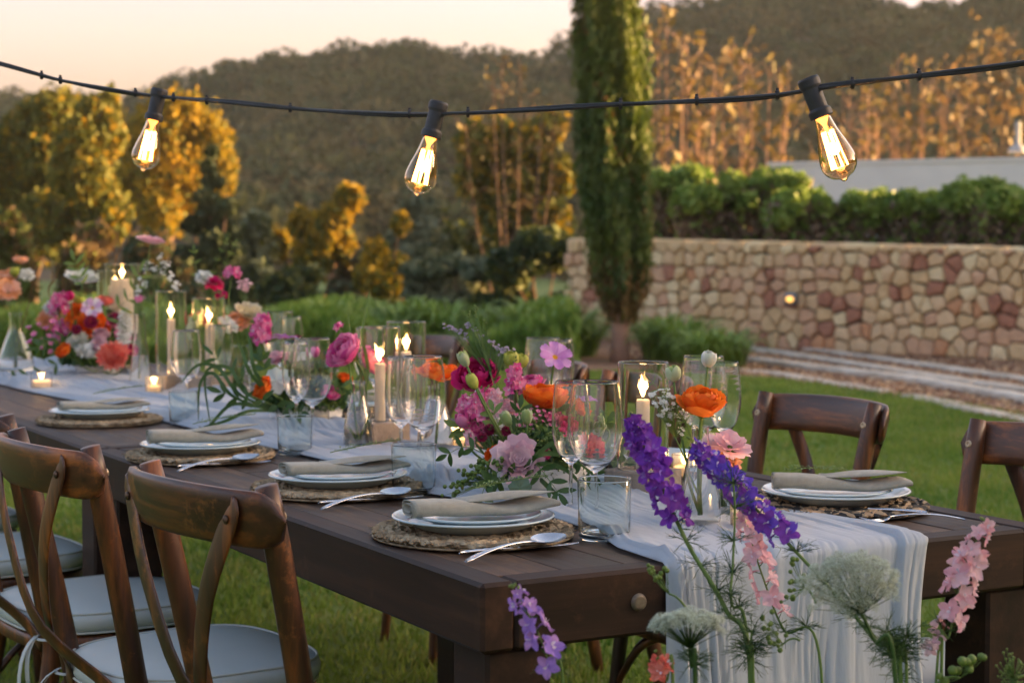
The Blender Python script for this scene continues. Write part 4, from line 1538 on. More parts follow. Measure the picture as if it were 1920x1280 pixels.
S_L = ['nearest left side place setting', 'second left side place setting', 'third left side place setting', 'fourth left side place setting']
plates = [W(887, 966, TOP + .036), W(633, 888, TOP + .036), W(376, 830, TOP + .036), W(187, 768, TOP + .036)]
print('PLATES', plates)
for i, p in enumerate(plates):
    c = setting(p, 1, S_L[i], 0)
    ang = math.atan2(RT[1], RT[0]) 
    nz = .0235 + .0085
    rz = ang - pi / 2 + (.40, .46, .34, .42)[i]
    put(napk, c + [0, 0, nz + .006], 'rolled beige linen napkin on the plates of the ' + S_L[i], 'napkin', 'beige linen napkins', rz).scale = ((1, 1, 1), (1.08, .97, .85), (.94, 1.03, 1.05), (1.05, .95, .8))[i]
    hx = RT * .055 + Z3 * (nz + .056) - FW * .004
    put(sprg, c + hx, 'green herb sprig lying on the napkin of the ' + S_L[i], 'herb sprig', 'herb sprigs on napkins', rz - .12, (0.10, 0)).scale = (1.35, 1.1, 1.3)
    # cutlery: knife and spoon on the near side, fork on the far side
    if i < 3:
        off = np.array([c[0], c[1], 0]) - np.array([plates[0][0], plates[0][1], 0])
        s0, s1 = W(850, 1058), W(1090, 1020); k0, k1 = W(828, 1044), W(1112, 1019)
        put(KNF, (k0 + k1) / 2 + off + [0, 0, .001], 'knife with its blade under the spoon at the ' + S_L[i], 'knife', 'knives of the left side', math.atan2(*(k1 - k0)[[1, 0]]))
        put(SPN, (s0 + s1) / 2 + off + [0, 0, .005], 'spoon resting across the knife at the ' + S_L[i], 'spoon', 'spoons of the left side', math.atan2(*(s1 - s0)[[1, 0]]), (.10, -.05)).scale = (1.12, 1.25, 1.12)
    if i == 0: f0, f1 = W(668, 988), W(1082, 975)
    put(FRK, (f0 + f1) / 2 + [c[0] - plates[0][0], c[1] - plates[0][1], .004], 'fork beyond the plates at the ' + S_L[i], 'fork', 'forks of the left side', math.atan2(*(f1 - f0)[[1, 0]]))
tp = [W(1133, 1010), W(776, 925), W(553, 851), W(344, 795)]
for i, p in enumerate(tp):
    o = put(TUM, p + [0, 0, .001], ['pale aqua water tumbler in front of the near wine glasses', 'water tumbler in front of the middle wine glasses', 'water tumbler left of the twin candles, third from the front', 'water tumbler beside the looping grass, farthest of the left row'][i], 'tumbler', 'water tumblers')
    o.scale = [(1.09, 1.09, 1.07), (1.08, 1.08, 1.03), (1.0, 1.0, .95), (.95, .95, .95)][i]
wg = [(1116, 970, 0, 'wide wine glass of the nearest pair', 1.05), (1070, 962, 1, 'narrow wine glass of the nearest pair', 1.04), (793, 884, 0, 'wide wine glass right of the twin candle, second pair', 1.07), (752, 878, 1, 'narrow wine glass in front of the twin candle, second pair', 1.05),
      (586, 826, 0, 'wide wine glass in front of the white geranium leaf', 1.10), (556, 822, 1, 'narrow wine glass left of the hot pink ranunculus', 1.06), (350, 765, 0, 'wide wine glass behind the looping grass', 1.0), (418, 745, 1, 'narrow wine glass under the white cosmos petals', 1.0)]
for px, py, k, lab, sc in wg:
    o = put(WG[k], W(px, py) + [0, 0, .001], lab, 'wine glass', 'wine glasses')
    o.scale = (sc, sc, sc * 1.02)
# right side settings
S_R = ['nearest right side place setting', 'second right side place setting', 'third right side place setting', 'fourth right side place setting']
rp = [W(1567, 918, TOP + .036)]
rp += [rp[0] + [.0, .66, 0], rp[0] + [.0, 1.30, 0], rp[0] + [0, 2.25, 0]]
for i, p in enumerate(rp):
    c = setting(p, -1, S_R[i], 1)
    if i == 0:
        rz = math.atan2(RT[1], RT[0]) + pi / 2 - .05
        put(napk, c + [0, 0, .037], 'folded beige linen napkin with dark open fold on the ' + S_R[i], 'napkin', 'beige linen napkins', rz + pi)
        put(sprg, c + RT * -.02 + Z3 * .068, 'herb sprig lying on the napkin of the ' + S_R[i], 'herb sprig', 'herb sprigs on napkins', rz)
        q = (W(1640, 978) + W(1778, 975)) / 2
        put(FRK, W(1712, 982) + [0, 0, .003], 'fork pointing left in front of the black placemat', 'fork', 'cutlery of the right side', math.atan2(-RT[1], -RT[0]) + .18)
        put(KNF, W(1628, 970) + [0, 0, .013], 'knife lying over the front rim of the black placemat', 'knife', 'cutlery of the right side', math.atan2(-RT[1], -RT[0]) - .45)
    else:
        put(napk, c + [0, 0, .037], 'rolled beige linen napkin on the plates of the ' + S_R[i], 'napkin', 'beige linen napkins', 1.5 + i)
wr = [(1318, 888, 0, 'wide wine glass on the right side behind the orange ranunculus', 1.08), (1358, 893, 1, 'narrow wine glass on the right side behind the orange ranunculus', 1.04), (1018, 818, 0, 'wide wine glass behind the lilac cosmos', 1.08), (1052, 812, 1, 'narrow wine glass behind the lilac cosmos', 1.05),
      (524, 735, 0, 'wide wine glass behind the lilac cosmos near the cream ranunculus', 1.15), (548, 742, 1, 'narrow far wine glass beside the pink star flowers', 1.1), (695, 775, 0, 'wide wine glass behind the twin candles', 1.06)]
for px, py, k, lab, sc in wr:
    o = put(WG[k], W(px, py) + [0, 0, .001], lab, 'wine glass', 'wine glasses')
    o.scale = (sc, sc, sc * 1.02)

# ================================================================== CANDLES
def flame_mesh(m, p, h, lean=(0, 0), w_=.0062):
    zs = np.linspace(0, 1, 9)
    r_ = w_ * np.array([.25, .7, .95, 1, .88, .66, .42, .2, .02])
    pts = np.array([[p[0] + lean[0] * z ** 1.5, p[1] + lean[1] * z ** 1.5, p[2] + h * z] for z in zs])
    m.tube(pts, r_, 10)


def candle_parts(t, base, org, r, h, lean=(0, 0), fh=.038, mt='wax', fw_=.0062):
    m = MB()
    m.lathe([(0, 0), (r, 0), (r, h * .5), (r, h - .003), (r - .002, h), (r * .5, h - .0025), (0, h - .003)], 24, base)
    m.build('candle', M[mt], t, org)
    cn = t.children[-1]
    top = base + [0, 0, h - .003]
    MB().tube([top, top + [0, 0, .008], top + [lean[0] * .15, lean[1] * .15, .013]], .0009, 5).build('wick', M['wick'], cn, org)
    m = MB(); flame_mesh(m, top + [lean[0] * .1, lean[1] * .1, .008], fh, lean, fw_); m.build('flame', M['flame'], cn, org)
    ld = bpy.data.lights.new('candle_light', 'POINT'); ld.energy = .12; ld.color = (1, .55, .2); ld.shadow_soft_size = .01
    lo = bpy.data.objects.new('candle_light', ld); COL.objects.link(lo); lo.location = top + [0, 0, .03]


def hurricane(px, py, label, gr=.049, gh=.255, ch=.20, cr=.0135, blk=(.112, .06), lean=(0, 0), fh=.045, rz=.3):
    b = W(px, py)
    b = b + [0, 0, .004]
    t = thing('candle_holder', b, label, 'candle holder', 'glass chimney candle holders')
    MB().box(b + [0, 0, blk[1] / 2], (blk[0], blk[0], blk[1]), rotz(rz), bev=.003).build('concrete_block', M['concrete'], t, b, smooth=False)
    g = b + [0, 0, blk[1] + .0005]
    MB().lathe([(gr, 0), (gr, gh), (gr - .0012, gh + .001), (gr - .0024, gh), (gr - .0024, 0), (gr, 0)], 56, g).build('glass_chimney', M['glass'], t, b)
    candle_parts(t, g + [0, 0, .0005], b, cr, ch, lean, fh)
    return t


def tl(a, up_=0.): return tuple(RT[:2] * a)


hurricane(1205, 938, 'chimney candle nearest the table end, between wine glass and orange ranunculus', gr=.051, gh=.212, ch=.138, lean=tl(-.003))
hurricane(713, 836, 'shorter chimney candle in front of the twin behind it', gr=.052, gh=.238, ch=.146, lean=tl(-.012), rz=.1)
hurricane(762, 813, 'taller chimney candle of the twins, behind the other', gr=.053, gh=.238, ch=.158, lean=tl(.002), rz=.6)
hurricane(322, 735, 'chimney candle left of the looping grass', gr=.053, gh=.285, ch=.190, lean=tl(-.001), fh=.055, rz=.2)
hurricane(393, 741, 'chimney candle behind the magenta ranunculus stem', gr=.055, gh=.265, ch=.180, lean=tl(-.006), fh=.055, rz=.5)
# fat pillar in a wide cylinder
b = W(231, 702)
t = thing('pillar_candle', b, 'fat ivory pillar candle in the tallest wide glass cylinder on the left', 'candle holder')
g0 = b + [0, 0, .004]
MB().lathe([(0, 0), (.071, 0), (.071, .43), (.0695, .431), (.068, .43), (.068, .006), (0, .006)], 56, g0).build('glass_cylinder', M['glass'], t, b)
candle_parts(t, g0 + [0, 0, .0065], b, .044, .365, tl(.001), .05)
b = W(214, 690)
t = thing('pillar_candle', b, 'second glass cylinder half hidden behind the fat pillar candle', 'candle holder')
g0 = b + [0, 0, .004]
MB().lathe([(0, 0), (.066, 0), (.066, .40), (.0645, .401), (.063, .40), (.063, .006), (0, .006)], 48, g0).build('glass_cylinder', M['glass'], t, b)
candle_parts(t, g0 + [0, 0, .0065], b, .036, .33, tl(.001), .045)


def votive(px, py, label, R=.032, H=.052, fill=.02, frost=True):
    b = W(px, py) + [0, 0, .009]
    t = thing('votive_candle', b, label, 'votive candle', 'small glass votive candles')
    MB().lathe([(0, 0), (R * .86, 0), (R * .95, .003), (R, H), (R - .001, H + .0008), (R - .0022, H), (R * .93 - .0022, .006), (0, .005)], 36, b).build('glass_cup', M['glass'] if not frost else M['glass_frost'], t, b)
    candle_parts(t, b + [0, 0, .0055], b, R * .85, fill, (0, 0), .022)
    return t


VG = 'votive'
votive(78, 733, 'votive candle at the far left end of the runner', .038, .055, .022, False)
votive(289, 742, 'votive candle in front of the slim bud vase', .03, .055, .02)
votive(1404, 1002, 'glowing frosted votive under the purple delphinium near the table end', .034, .055, .022)
votive(858, 846, 'votive candle left of the central arrangement', .03, .05, .018)
votive(598, 800, 'votive candle behind the third wine glass pair', .03, .05, .02)
votive(1283, 902, 'votive candle behind the near bottle vase', .028, .05, .018)

# ================================================================== VASES AND BOWLS
def bottle(px, py, label, prof, water=.5, name='bottle_vase', mt='glass'):
    b = W(px, py) + [0, 0, .005]
    t = thing(name, b, label, 'vase', 'clear glass bud vases')
    P = smooth_path(prof, 40)
    inner = np.array([(max(.0, r - .0022), max(z, .006)) for r, z in P[::-1]])
    full = np.vstack([[(0, 0)], P, inner, [(0, .006)]])
    MB().lathe(full, 40, b).build('glass_bottle', M[mt], t, b)
    H = prof[-1][1] * water
    wp = [(max(.001, r - .0028), max(z, .0065)) for r, z in P if z <= H]
    wp = [(0, wp[0][1])] + wp + [(0, wp[-1][1] + .0002)]
    MB().lathe(wp, 32, b).build('water', M['water'], t, b)
    return t, b


BV = {}
BV['v1'] = bottle(1312, 990, 'ribbed clear bottle vase nearest the table end holding the big orange ranunculus', [(.036, 0), (.038, .02), (.035, .06), (.026, .11), (.0175, .15), (.015, .17), (.0175, .18)], .62)[1]
BV['v1b'] = bottle(1352, 972, 'small clear bottle vase behind the near one', [(.028, 0), (.030, .02), (.027, .07), (.016, .10), (.013, .12), (.015, .125)], .6)[1]
BV['v2'] = bottle(817, 850, 'clear bottle vase holding one orange ranunculus, behind the wine glasses', [(.042, 0), (.045, .02), (.042, .06), (.028, .11), (.0185, .135), (.0175, .155), (.020, .163)], .8)[1]
BV['v3'] = bottle(672, 842, 'clear bottle vase holding the hot pink ranunculus', [(.036, 0), (.039, .02), (.037, .05), (.026, .10), (.0175, .135), (.017, .155), (.021, .165)], .55)[1]
BV['v4'] = bottle(263, 722, 'tall slim bud vase left of the chimney candles', [(.038, 0), (.040, .02), (.034, .08), (.024, .16), (.019, .22), (.018, .245), (.021, .255)], .45)[1]
BV['v5'] = bottle(30, 700, 'long necked carafe vase at the left edge', [(.066, 0), (.072, .02), (.066, .06), (.040, .13), (.026, .17), (.024, .22), (.028, .235)], .25)[1]
BV['v6'] = bottle(452, 738, 'clear vase holding cream and peach ranunculus', [(.034, 0), (.036, .03), (.034, .09), (.030, .15), (.034, .16)], .6)[1]


def bowl(px, py, label, R, H):
    b = W(px, py) + [0, 0, .004]
    o = thing('flower_bowl', b, label, 'bowl', 'low white flower bowls')
    MB().lathe([(0, .001), (R * .72, 0), (R * .86, .004), (R * .97, .02), (R, H), (R - .002, H + .002), (R - .005, H), (R * .92, .02), (R * .7, .009), (0, .008)], 56, b).build('bowl', M['ceramic'], o, b)
    MB().lathe([(0, H - .016), (R - .0065, H - .018)], 32, b).build('flower_foam', M['leaf'], o, b)
    return b


BW = {}
BW['b1'] = bowl(1005, 925, 'low white bowl under the central flower arrangement', .106, .056)
BW['b2'] = bowl(574, 795, 'low white bowl under the flower arrangement behind the third glasses', .105, .055)
BW['b3'] = bowl(187, 703, 'low white bowl under the far left flower arrangement', .098, .055)

# ================================================================== STRING LIGHTS
cpx = [(-60, 105), (0, 121), (110, 150), (200, 166), (290, 180), (430, 193), (560, 205), (700, 212), (820, 214), (1000, 207), (1155, 197), (1340, 187), (1460, 178), (1530, 167), (1620, 155), (1760, 137), (1920, 117), (1990, 104)]
dep = lambda x: np.interp(x, [-60, 300, 820, 1550, 1990], [4.35, 4.1, 3.55, 3.12, 2.9])
cp = np.array([D(a, b_, dep(a)) for a, b_ in cpx])
path = smooth_path(cp, 160)
t = thing('string_light_cable', cp[0], 'black twin cable of the festoon lights sagging across the table', 'cable')
ph = np.linspace(0, 26, 160)
path2 = path + np.outer(np.sin(ph) * .0045, Z3) + np.outer(np.cos(ph) * .0045, FW)
MB().tube(path, .0062, 8, sq=(1, .62)).build('wire', M['rubber'], t, cp[0])
MB().tube(path2, .0032, 6).build('wire', M['rubber'], t, cp[0])
m = MB()
for x_, y_ in ((80, 146), (115, 156), (252, 170), (325, 183), (385, 188), (540, 203), (885, 212), (775, 213), (1156, 197), (1310, 189), (1453, 178), (1597, 160), (1720, 142)):
    p = path[np.argmin([np.linalg.norm(q - D(x_, y_, dep(x_))) for q in path])]
    m = MB()
    m.lathe([(.0085, -.003), (.0095, 0), (.0085, .003)], 8, p, frame(RT))
    m.box(p + Z3 * .0095, (.005, .004, .005), rotz(-YAW))
    m.build('cable_tie', M['rubber'], t, cp[0])
BP = [((297, 180), (272, 300), 'left glowing filament bulb hanging in front of the golden pine'), ((820, 206), (786, 346), 'middle glowing filament bulb, leaning left in front of the hill'), ((1520, 163), (1575, 312), 'right glowing filament bulb, largest, leaning right in front of the white wall')]
for (a, b_, lab) in BP:
    dz = dep(a[0])
    p0 = D(a[0], a[1], dz); p1 = D(b_[0], b_[1], dz)
    ax = nrm(p1 - p0)
    R = frame(ax)
    t = thing('festoon_bulb', p0, lab, 'light bulb', 'filament bulbs on the festoon cable')
    c0 = p0 - ax * .012
    MB().lathe([(0, -.004), (.017, -.004), (.0195, 0), (.0195, .012), (.0165, .016), (.0165, .052), (.0205, .056), (.0205, .068), (.0165, .069), (.0, .060)], 24, c0, R).build('socket', M['rubber'], t, p0)
    s0 = c0 + ax * .066
    prof = smooth_path([(.0135, 0), (.0145, .006), (.019, .030), (.027, .058), (.0315, .080), (.0300, .096), (.020, .109), (.008, .1145), (.004, .119), (0, .120)], 34)
    inn = [(max(r - .0009, 0), z - (.001 if z > .1 else 0)) for r, z in prof[::-1]]
    MB().lathe(np.vstack([prof, inn]), 36, s0, R).build('bulb_glass', M['bulb_glass'], t, p0)
    MB().lathe([(0, .001), (.0125, .001), (.0125, .0), (.011, .004), (.004, .016), (.003, .030), (0, .030)], 16, s0, R).build('glass_stem', emission('stem_glow', (1, .28, .05), 1.2) if 'stem_glow' not in bpy.data.materials else bpy.data.materials['stem_glow'], t, p0)
    m = MB()
    zig = []
    K = 7
    for k in range(K + 1):
        a_ = k / K * 2 * pi * .93
        hi = np.array([math.cos(a_) * .0105, math.sin(a_) * .0105, .028]); lo_ = np.array([math.cos(a_ + .3) * .0150, math.sin(a_ + .3) * .0150, .094])
        zig += ([hi, lo_] if k % 2 == 0 else [lo_, hi])
    zig = np.array(zig) @ R.T + s0
    m.tube(zig, .00125, 5)
    m.build('filament', M['filament'], t, p0)
    ld = bpy.data.lights.new('bulb_light', 'POINT'); ld.energy = .8; ld.color = (1, .6, .25); ld.shadow_soft_size = .012
    lo = bpy.data.objects.new('bulb_light', ld); COL.objects.link(lo); lo.location = s0 + ax * .06

# ================================================================== FLOWERS
ZO = 0.                                   # extra distance of the group being built


def D(px, py, dep):
    return CAM + ray(px, py) * (dep + ZO)


def S(v):
    return v * (5 + ZO) / 5


def sdir_(sx, sy, tw):
    """direction given as right / up / towards the viewer"""
    return nrm(RT * sx + Z3 * sy - FW * tw)


def cup_bloom(m, c, A, r, layers, g, flat=1.):
    c = np.asarray(c)
    for (n, rf, pm, hw, fl, ruf) in layers:
        a0 = g.uniform(0, 6)
        for k in range(n):
            al = a0 + k / n * 2 * pi + g.uniform(-.15, .15)
            pmx = math.radians(pm * g.uniform(.92, 1.06)); h = math.radians(hw) * g.uniform(.9, 1.1)
            rr = r * rf * g.uniform(.94, 1.05)
            f_ = fl * g.uniform(.6, 1.4)
            nu, nv = 8, 8
            u = np.linspace(.10, 1, nu)[:, None]; v = np.linspace(-1, 1, nv)[None, :]
            phi = pmx * u * (1 - .13 * v * v * u)
            aa = al + h * v * (1 - .30 * u ** 5)
            rad = rr * (1 + f_ * u ** 3 + ruf * np.sin(v * 7 + k * 2.1 + g.uniform(0, 3)) * u ** 3 + .035 * v + .02 * g.normal(size=(nu, nv)) * u)
            P = np.stack([rad * np.sin(phi) * np.cos(aa), rad * np.sin(phi) * np.sin(aa), (-rad * np.cos(phi)) * flat], 2)
            m.grid(P @ A.T + c, int(g.uniform() < .4))


LAY = {
    'ranunculus': [(5, 1.0, 92, 46, .22, .05), (6, .93, 104, 42, .12, .05), (6, .82, 116, 40, .06, .04), (6, .68, 128, 40, 0, .03), (5, .53, 138, 44, 0, .02), (5, .38, 146, 48, 0, .02), (4, .22, 150, 60, 0, .02)],
    'open': [(5, 1.05, 84, 44, .55, .08), (6, .92, 98, 42, .30, .07), (6, .78, 108, 40, .15, .05), (6, .62, 120, 40, .05, .04), (5, .46, 132, 44, 0, .03), (4, .28, 142, 55, 0, .02)],
    'rose': [(4, 1.0, 82, 50, .55, .14), (4, .86, 94, 50, .35, .12), (4, .68, 104, 52, .22, .10), (3, .50, 112, 62, .15, .08), (3, .32, 122, 68, .05, .05), (2, .17, 130, 100, 0, .03)],
    'frill': [(7, 1.0, 88, 36, .35, .16), (8, .86, 96, 32, .3, .16), (8, .70, 104, 30, .25, .16), (7, .54, 112, 30, .2, .14), (6, .38, 120, 34, .1, .1), (5, .22, 130, 40, .05, .06)],
    'bud': [(4, 1.0, 128, 56, -.05, .02), (4, .93, 140, 54, -.08, .02), (3, .8, 152, 66, -.1, .02)],
    'trumpet': [(5, 1.0, 74, 48, .75, .12), (5, .82, 88, 46, .45, .10), (4, .5, 100, 52, .3, .06)],
}


def stem_to(m, c, ax, base, r0=.0026, r1=.0022, n=10):
    c = np.asarray(c); base = np.asarray(base)
    L = np.linalg.norm(c - base)
    pts = bez(base, c - ax * L * .45, c, n)
    m.tube(pts, np.linspace(r0, r1, n), 6)
    return pts


def fl(kind, name, px, py, Rp, Z, col, tilt, base, label, cat='flower', group=None, flat=None, stemr=.0026, leafy=0):
    c = D(px, py, Z); r = Rp / FPX * (Z + ZO)
    g = np.random.default_rng(int(px * 3 + py))
    ax = sdir_(*tilt); A = frame(ax, g.uniform(0, 6))
    base = np.asarray(base) + [g.uniform(-.006, .006), g.uniform(-.006, .006), 0]
    t = thing(name, base, label, cat, group)
    mats = list(PM[col]) if isinstance(col, str) else col
    if kind in LAY:
        m = MB()
        fz = flat or {'ranunculus': .82, 'open': .75, 'rose': .85, 'frill': .75, 'bud': 1.25, 'trumpet': .9}[kind]
        cup_bloom(m, c, A, r / (1.12 if kind != 'bud' else 1), LAY[kind], g, fz)
        m.build('bloom', mats, t, base)
        bt = c - ax * r * fz * .82
        m = MB()
        for k in range(5):
            a = k / 5 * 2 * pi
            dd = nrm(A @ np.array([math.cos(a), math.sin(a), .15 if kind != 'bud' else 1.1]))
            m.leaf(bt, dd, r * (.6 if kind != 'bud' else 1.2), r * .3, -ax, bend=-.2)
        m.ell(bt + ax * r * .05, (r * .22, r * .22, r * .16), A, 8, 5)
        m.build('sepals', M['leaf_l'], t, base)
    elif kind == 'cosmos':
        bt = c
        n = 8
        for k in range(n):
            a = k / n * 2 * pi + g.uniform(-.06, .06)
            m = MB()
            d = A @ np.array([math.cos(a), math.sin(a), g.uniform(.05, .35)]); sdv = A @ np.array([-math.sin(a), math.cos(a), 0])
            u = np.linspace(0, 1, 8)
            wv = r * .265 * np.clip(np.sin(pi * (u * .62 + .05)), 0, 1) ** .9
            cc = c + np.outer(u * r, nrm(d)) + np.outer(.10 * r * np.sin(u * 3), ax)
            notch = np.array([.0, .05, 0, .06, 0, .05, .0]) * r
            G_ = np.array([[cc[i] + sdv * wv[i] * v + ax * (.12 * r * v * v * u[i]) - nrm(d) * (notch[j] * (i == 7) + .12 * r * v * v * (i == 7)) for j, v in enumerate(np.linspace(-1, 1, 7))] for i in range(8)])
            m.grid(G_)
            m.build('petal', mats[k % 2], t, base)
        m = MB()
        for k in range(26):
            a = k * 2.4; q = r * .16 * math.sqrt(k / 26)
            m.ell(c + A @ np.array([math.cos(a) * q, math.sin(a) * q, r * .07]), r * .038, nu=5, nv=3)
        m.build('flower_centre', mat('pollen', (.75, .38, .02), .8) if 'pollen' not in bpy.data.materials else bpy.data.materials['pollen'], t, base)
    elif kind == 'pompon':
        m = MB(); bt = c - ax * r * .6
        for k in range(60):
            z = 1 - 1.3 * (k + .5) / 60; q = math.sqrt(max(0, 1 - z * z)); a = k * 2.4
            d = A @ np.array([q * math.cos(a), q * math.sin(a), z])
            m.leaf(c + d * r * .35, d, r * .7, r * .45, A @ np.array([-z * math.cos(a), -z * math.sin(a), q]), m=k % 2, k=3, bend=.3)
        m.build('bloom', mats, t, base)
    m = MB()
    pts = stem_to(m, bt, ax if kind != 'cosmos' else nrm(ax + Z3 * 1.0), base, stemr, stemr * .85)
    m.build('stem', M['stem'], t, base)
    for k in range(leafy):
        i = g.integers(3, 8)
        MB().leaf(pts[i], sdir_(g.uniform(-1, 1), g.uniform(-.1, .8), g.uniform(-.4, .6)), g.uniform(.03, .055), .012, Z3, bend=.3).build('leaf', M['leaf'], t, base)
    return t


def floret_mesh(col, name='floret', pale=True):
    out = []
    for s in range(3):
        g = np.random.default_rng(s + 50)
        m = MB()
        for k in range(5):
            a = k / 5 * 2 * pi + g.uniform(-.15, .15)
            d = np.array([math.cos(a), math.sin(a), g.uniform(.05, .5)])
            sdv = np.array([-math.sin(a), math.cos(a), 0])
            u = np.linspace(0, 1, 6)
            wv = .37 * np.sin(pi * (u * .88 + .07)) ** .85 * g.uniform(.85, 1.15)
            cc = np.outer(u, nrm(d)) + np.outer(-.25 * u * u * g.uniform(.2, 1.6), [0, 0, 1])
            m.grid(np.array([[cc[i] + sdv * wv[i] * v + np.array([0, 0, 1]) * (.18 * v * v * u[i] + .12 * u[i] * math.sin(v * 4 + k * 2 + s) + .06 * math.sin(u[i] * 7 + k)) for v in np.linspace(-1, 1, 5)] for i in range(6)]), int(g.uniform() < .45))
        for k in range(2):
            sg = k * 2 - 1
            m.leaf((0, sg * .08, .05), (sg * .25, sg * .2, .9), .42, .26, (1, 0, 0), m=2 if pale else 1, k=3)
        m.tube([(0, 0, 0), (-.05, 0, -.35), (.0, 0, -.8)], [.10, .07, .03], 5, m=1)
        me = bpy.data.meshes.new(name)
        me.from_pydata(np.concatenate(m.v).tolist(), [], m.f)
        for mt in (*PM[col], PM['lilac_w'][0] if col != 'purple' else PM['lavender'][0]): me.materials.append(mt)
        me.polygons.foreach_set('material_index', m.m); me.polygons.foreach_set('use_smooth', [True] * len(m.f))
        out.append(me)
    return out


FM = {}


def child_at(me, name, parent, org, p, R, s):
    o = bpy.data.objects.new(name, me)
    COL.objects.link(o)
    o.parent = parent
    from mathutils import Matrix
    mt = Matrix(np.asarray(R).tolist()).to_4x4()
    o.rotation_euler = mt.to_euler()
    o.location = [float(k) for k in (np.asarray(p) - org)]
    o.scale = (s, s, s)
    return o


def feather(m, p, g, n=26, L=.05, ax=None):
    """thread-like fennel leaf whorl"""
    for k in range(n):
        d = sdir_(g.normal(), g.normal() * .55 + .25, g.normal() * .7)
        l = L * g.uniform(.4, 1.1)
        q = p + d * l
        m.tube([p, p + d * l * .5 + [0, 0, .002], q], [.0006, .0005, .0002], 3)
        for j in range(2):
            m.tube([p + d * l * .6, p + d * l * .6 + nrm(d + g.normal(size=3) * .5) * l * .45], [.0004, .0002], 3)


def spike(name, pts, lab, col, n, f0, f1, size, cat='flower', group=None, feat=0, seed=0, stemr=.0028, side=1.):
    """flower spike: pts = (px,py,Z) from the tip down; florets between fractions f0,f1 of the path"""
    P = smooth_path([D(*p) if len(p) == 3 and p[2] > .9 else np.array(p) for p in pts], 60)
    base = P[-1]
    t = thing(name, base, lab, cat, group)
    g = np.random.default_rng(seed + len(lab)); size = S(size)
    MB().tube(P[::-1], np.linspace(stemr, stemr * .4, 60), 6).build('stem', M['stem'], t, base)
    if col not in FM: FM[col] = floret_mesh(col)
    st = MB()
    for k in range(n):
        f_ = f0 + (f1 - f0) * (k + g.uniform(-.2, .2)) / n
        i = int(np.clip(f_ * 59, 0, 58))
        s_ = size * (.62 + .45 * min(1, k / n * 2.2)) * g.uniform(.85, 1.15)
        a = k * 2.39 + g.uniform(-.4, .4)
        tg = nrm(P[i] - P[i + 1])
        A0 = frame(tg)
        out = A0 @ np.array([math.cos(a), math.sin(a), .25])
        out = nrm(out - FW * .55 * side)
        p = P[i] + out * s_ * .75
        st.tube([P[min(59, i + 1)], p - out * s_ * .2], [.0008, .0006], 4)
        child_at(FM[col][k % 3], 'floret', t, base, p, frame(out, g.uniform(0, 6)), s_)
    m = MB()
    for k in range(5):
        p = P[0] + nrm(P[0] - P[3]) * .004 * k + g.normal(size=3) * .003
        m.ell(p, (size * .13, size * .13, size * .24), frame(nrm(P[0] - P[2] + g.normal(size=3) * .3 * .02)), 6, 4)
    for k in range(6):
        i = int(g.uniform(f0 * 59 + 1, f1 * 59)); p = P[i] + g.normal(size=3) * size * .4
        st.leaf(P[i], p - P[i] + 1e-4, size * .9, size * .14, -FW, k=2)
    m.build('bud', M['leaf_l'], t, base)
    if feat:
        for k in range(feat):
            i = int(np.clip(f1 + (1 - f1) * (k + .4) / feat, 0, .98) * 59)
            feather(st, P[i], g, 18, .036)
    st.build('foliage', M['leaf_l'] if not feat else M['leaf'], t, base)
    return t


def blossom_mesh(kind):
    g = np.random.default_rng(8)
    m = MB()
    if kind == 'wax':        # five rounded white petals, pale eye
        for k in range(5):
            a = k / 5 * 2 * pi
            m.leaf((.15 * math.cos(a), .15 * math.sin(a), 0), (math.cos(a), math.sin(a), .25), .85, .78, (0, 0, 1), bend=-.1, k=4)
        m.ell((0, 0, .05), (.26, .26, .16), nu=8, nv=4, m=1)
        m.tube([(0, 0, 0), (0, 0, -.7)], [.22, .1], 5, m=1)
    elif kind == 'cluster':  # tight head of tiny florets
        for k in range(20):
            a = k * 2.4; q = math.sqrt(k / 20); z = .45 * (1 - q * q)
            c = np.array([q * math.cos(a), q * math.sin(a), z])
            for j in range(5):
                b = j / 5 * 2 * pi + a
                d = np.array([math.cos(b), math.sin(b), .35])
                m.leaf(c, d, .30, .27, (0, 0, 1), k=1, m=int(g.uniform() < .3))
            m.tube([c * .4 - [0, 0, .5], c], [.02, .04], 3, m=1)
    elif kind == 'berry':
        m.ell((0, 0, 0), 1, nu=8, nv=6)
    me = bpy.data.meshes.new('blossom')
    me.from_pydata(np.concatenate(m.v).tolist(), [], m.f)
    me.polygons.foreach_set('material_index', m.m); me.polygons.foreach_set('use_smooth', [True] * len(m.f))
    return me


BM = {}


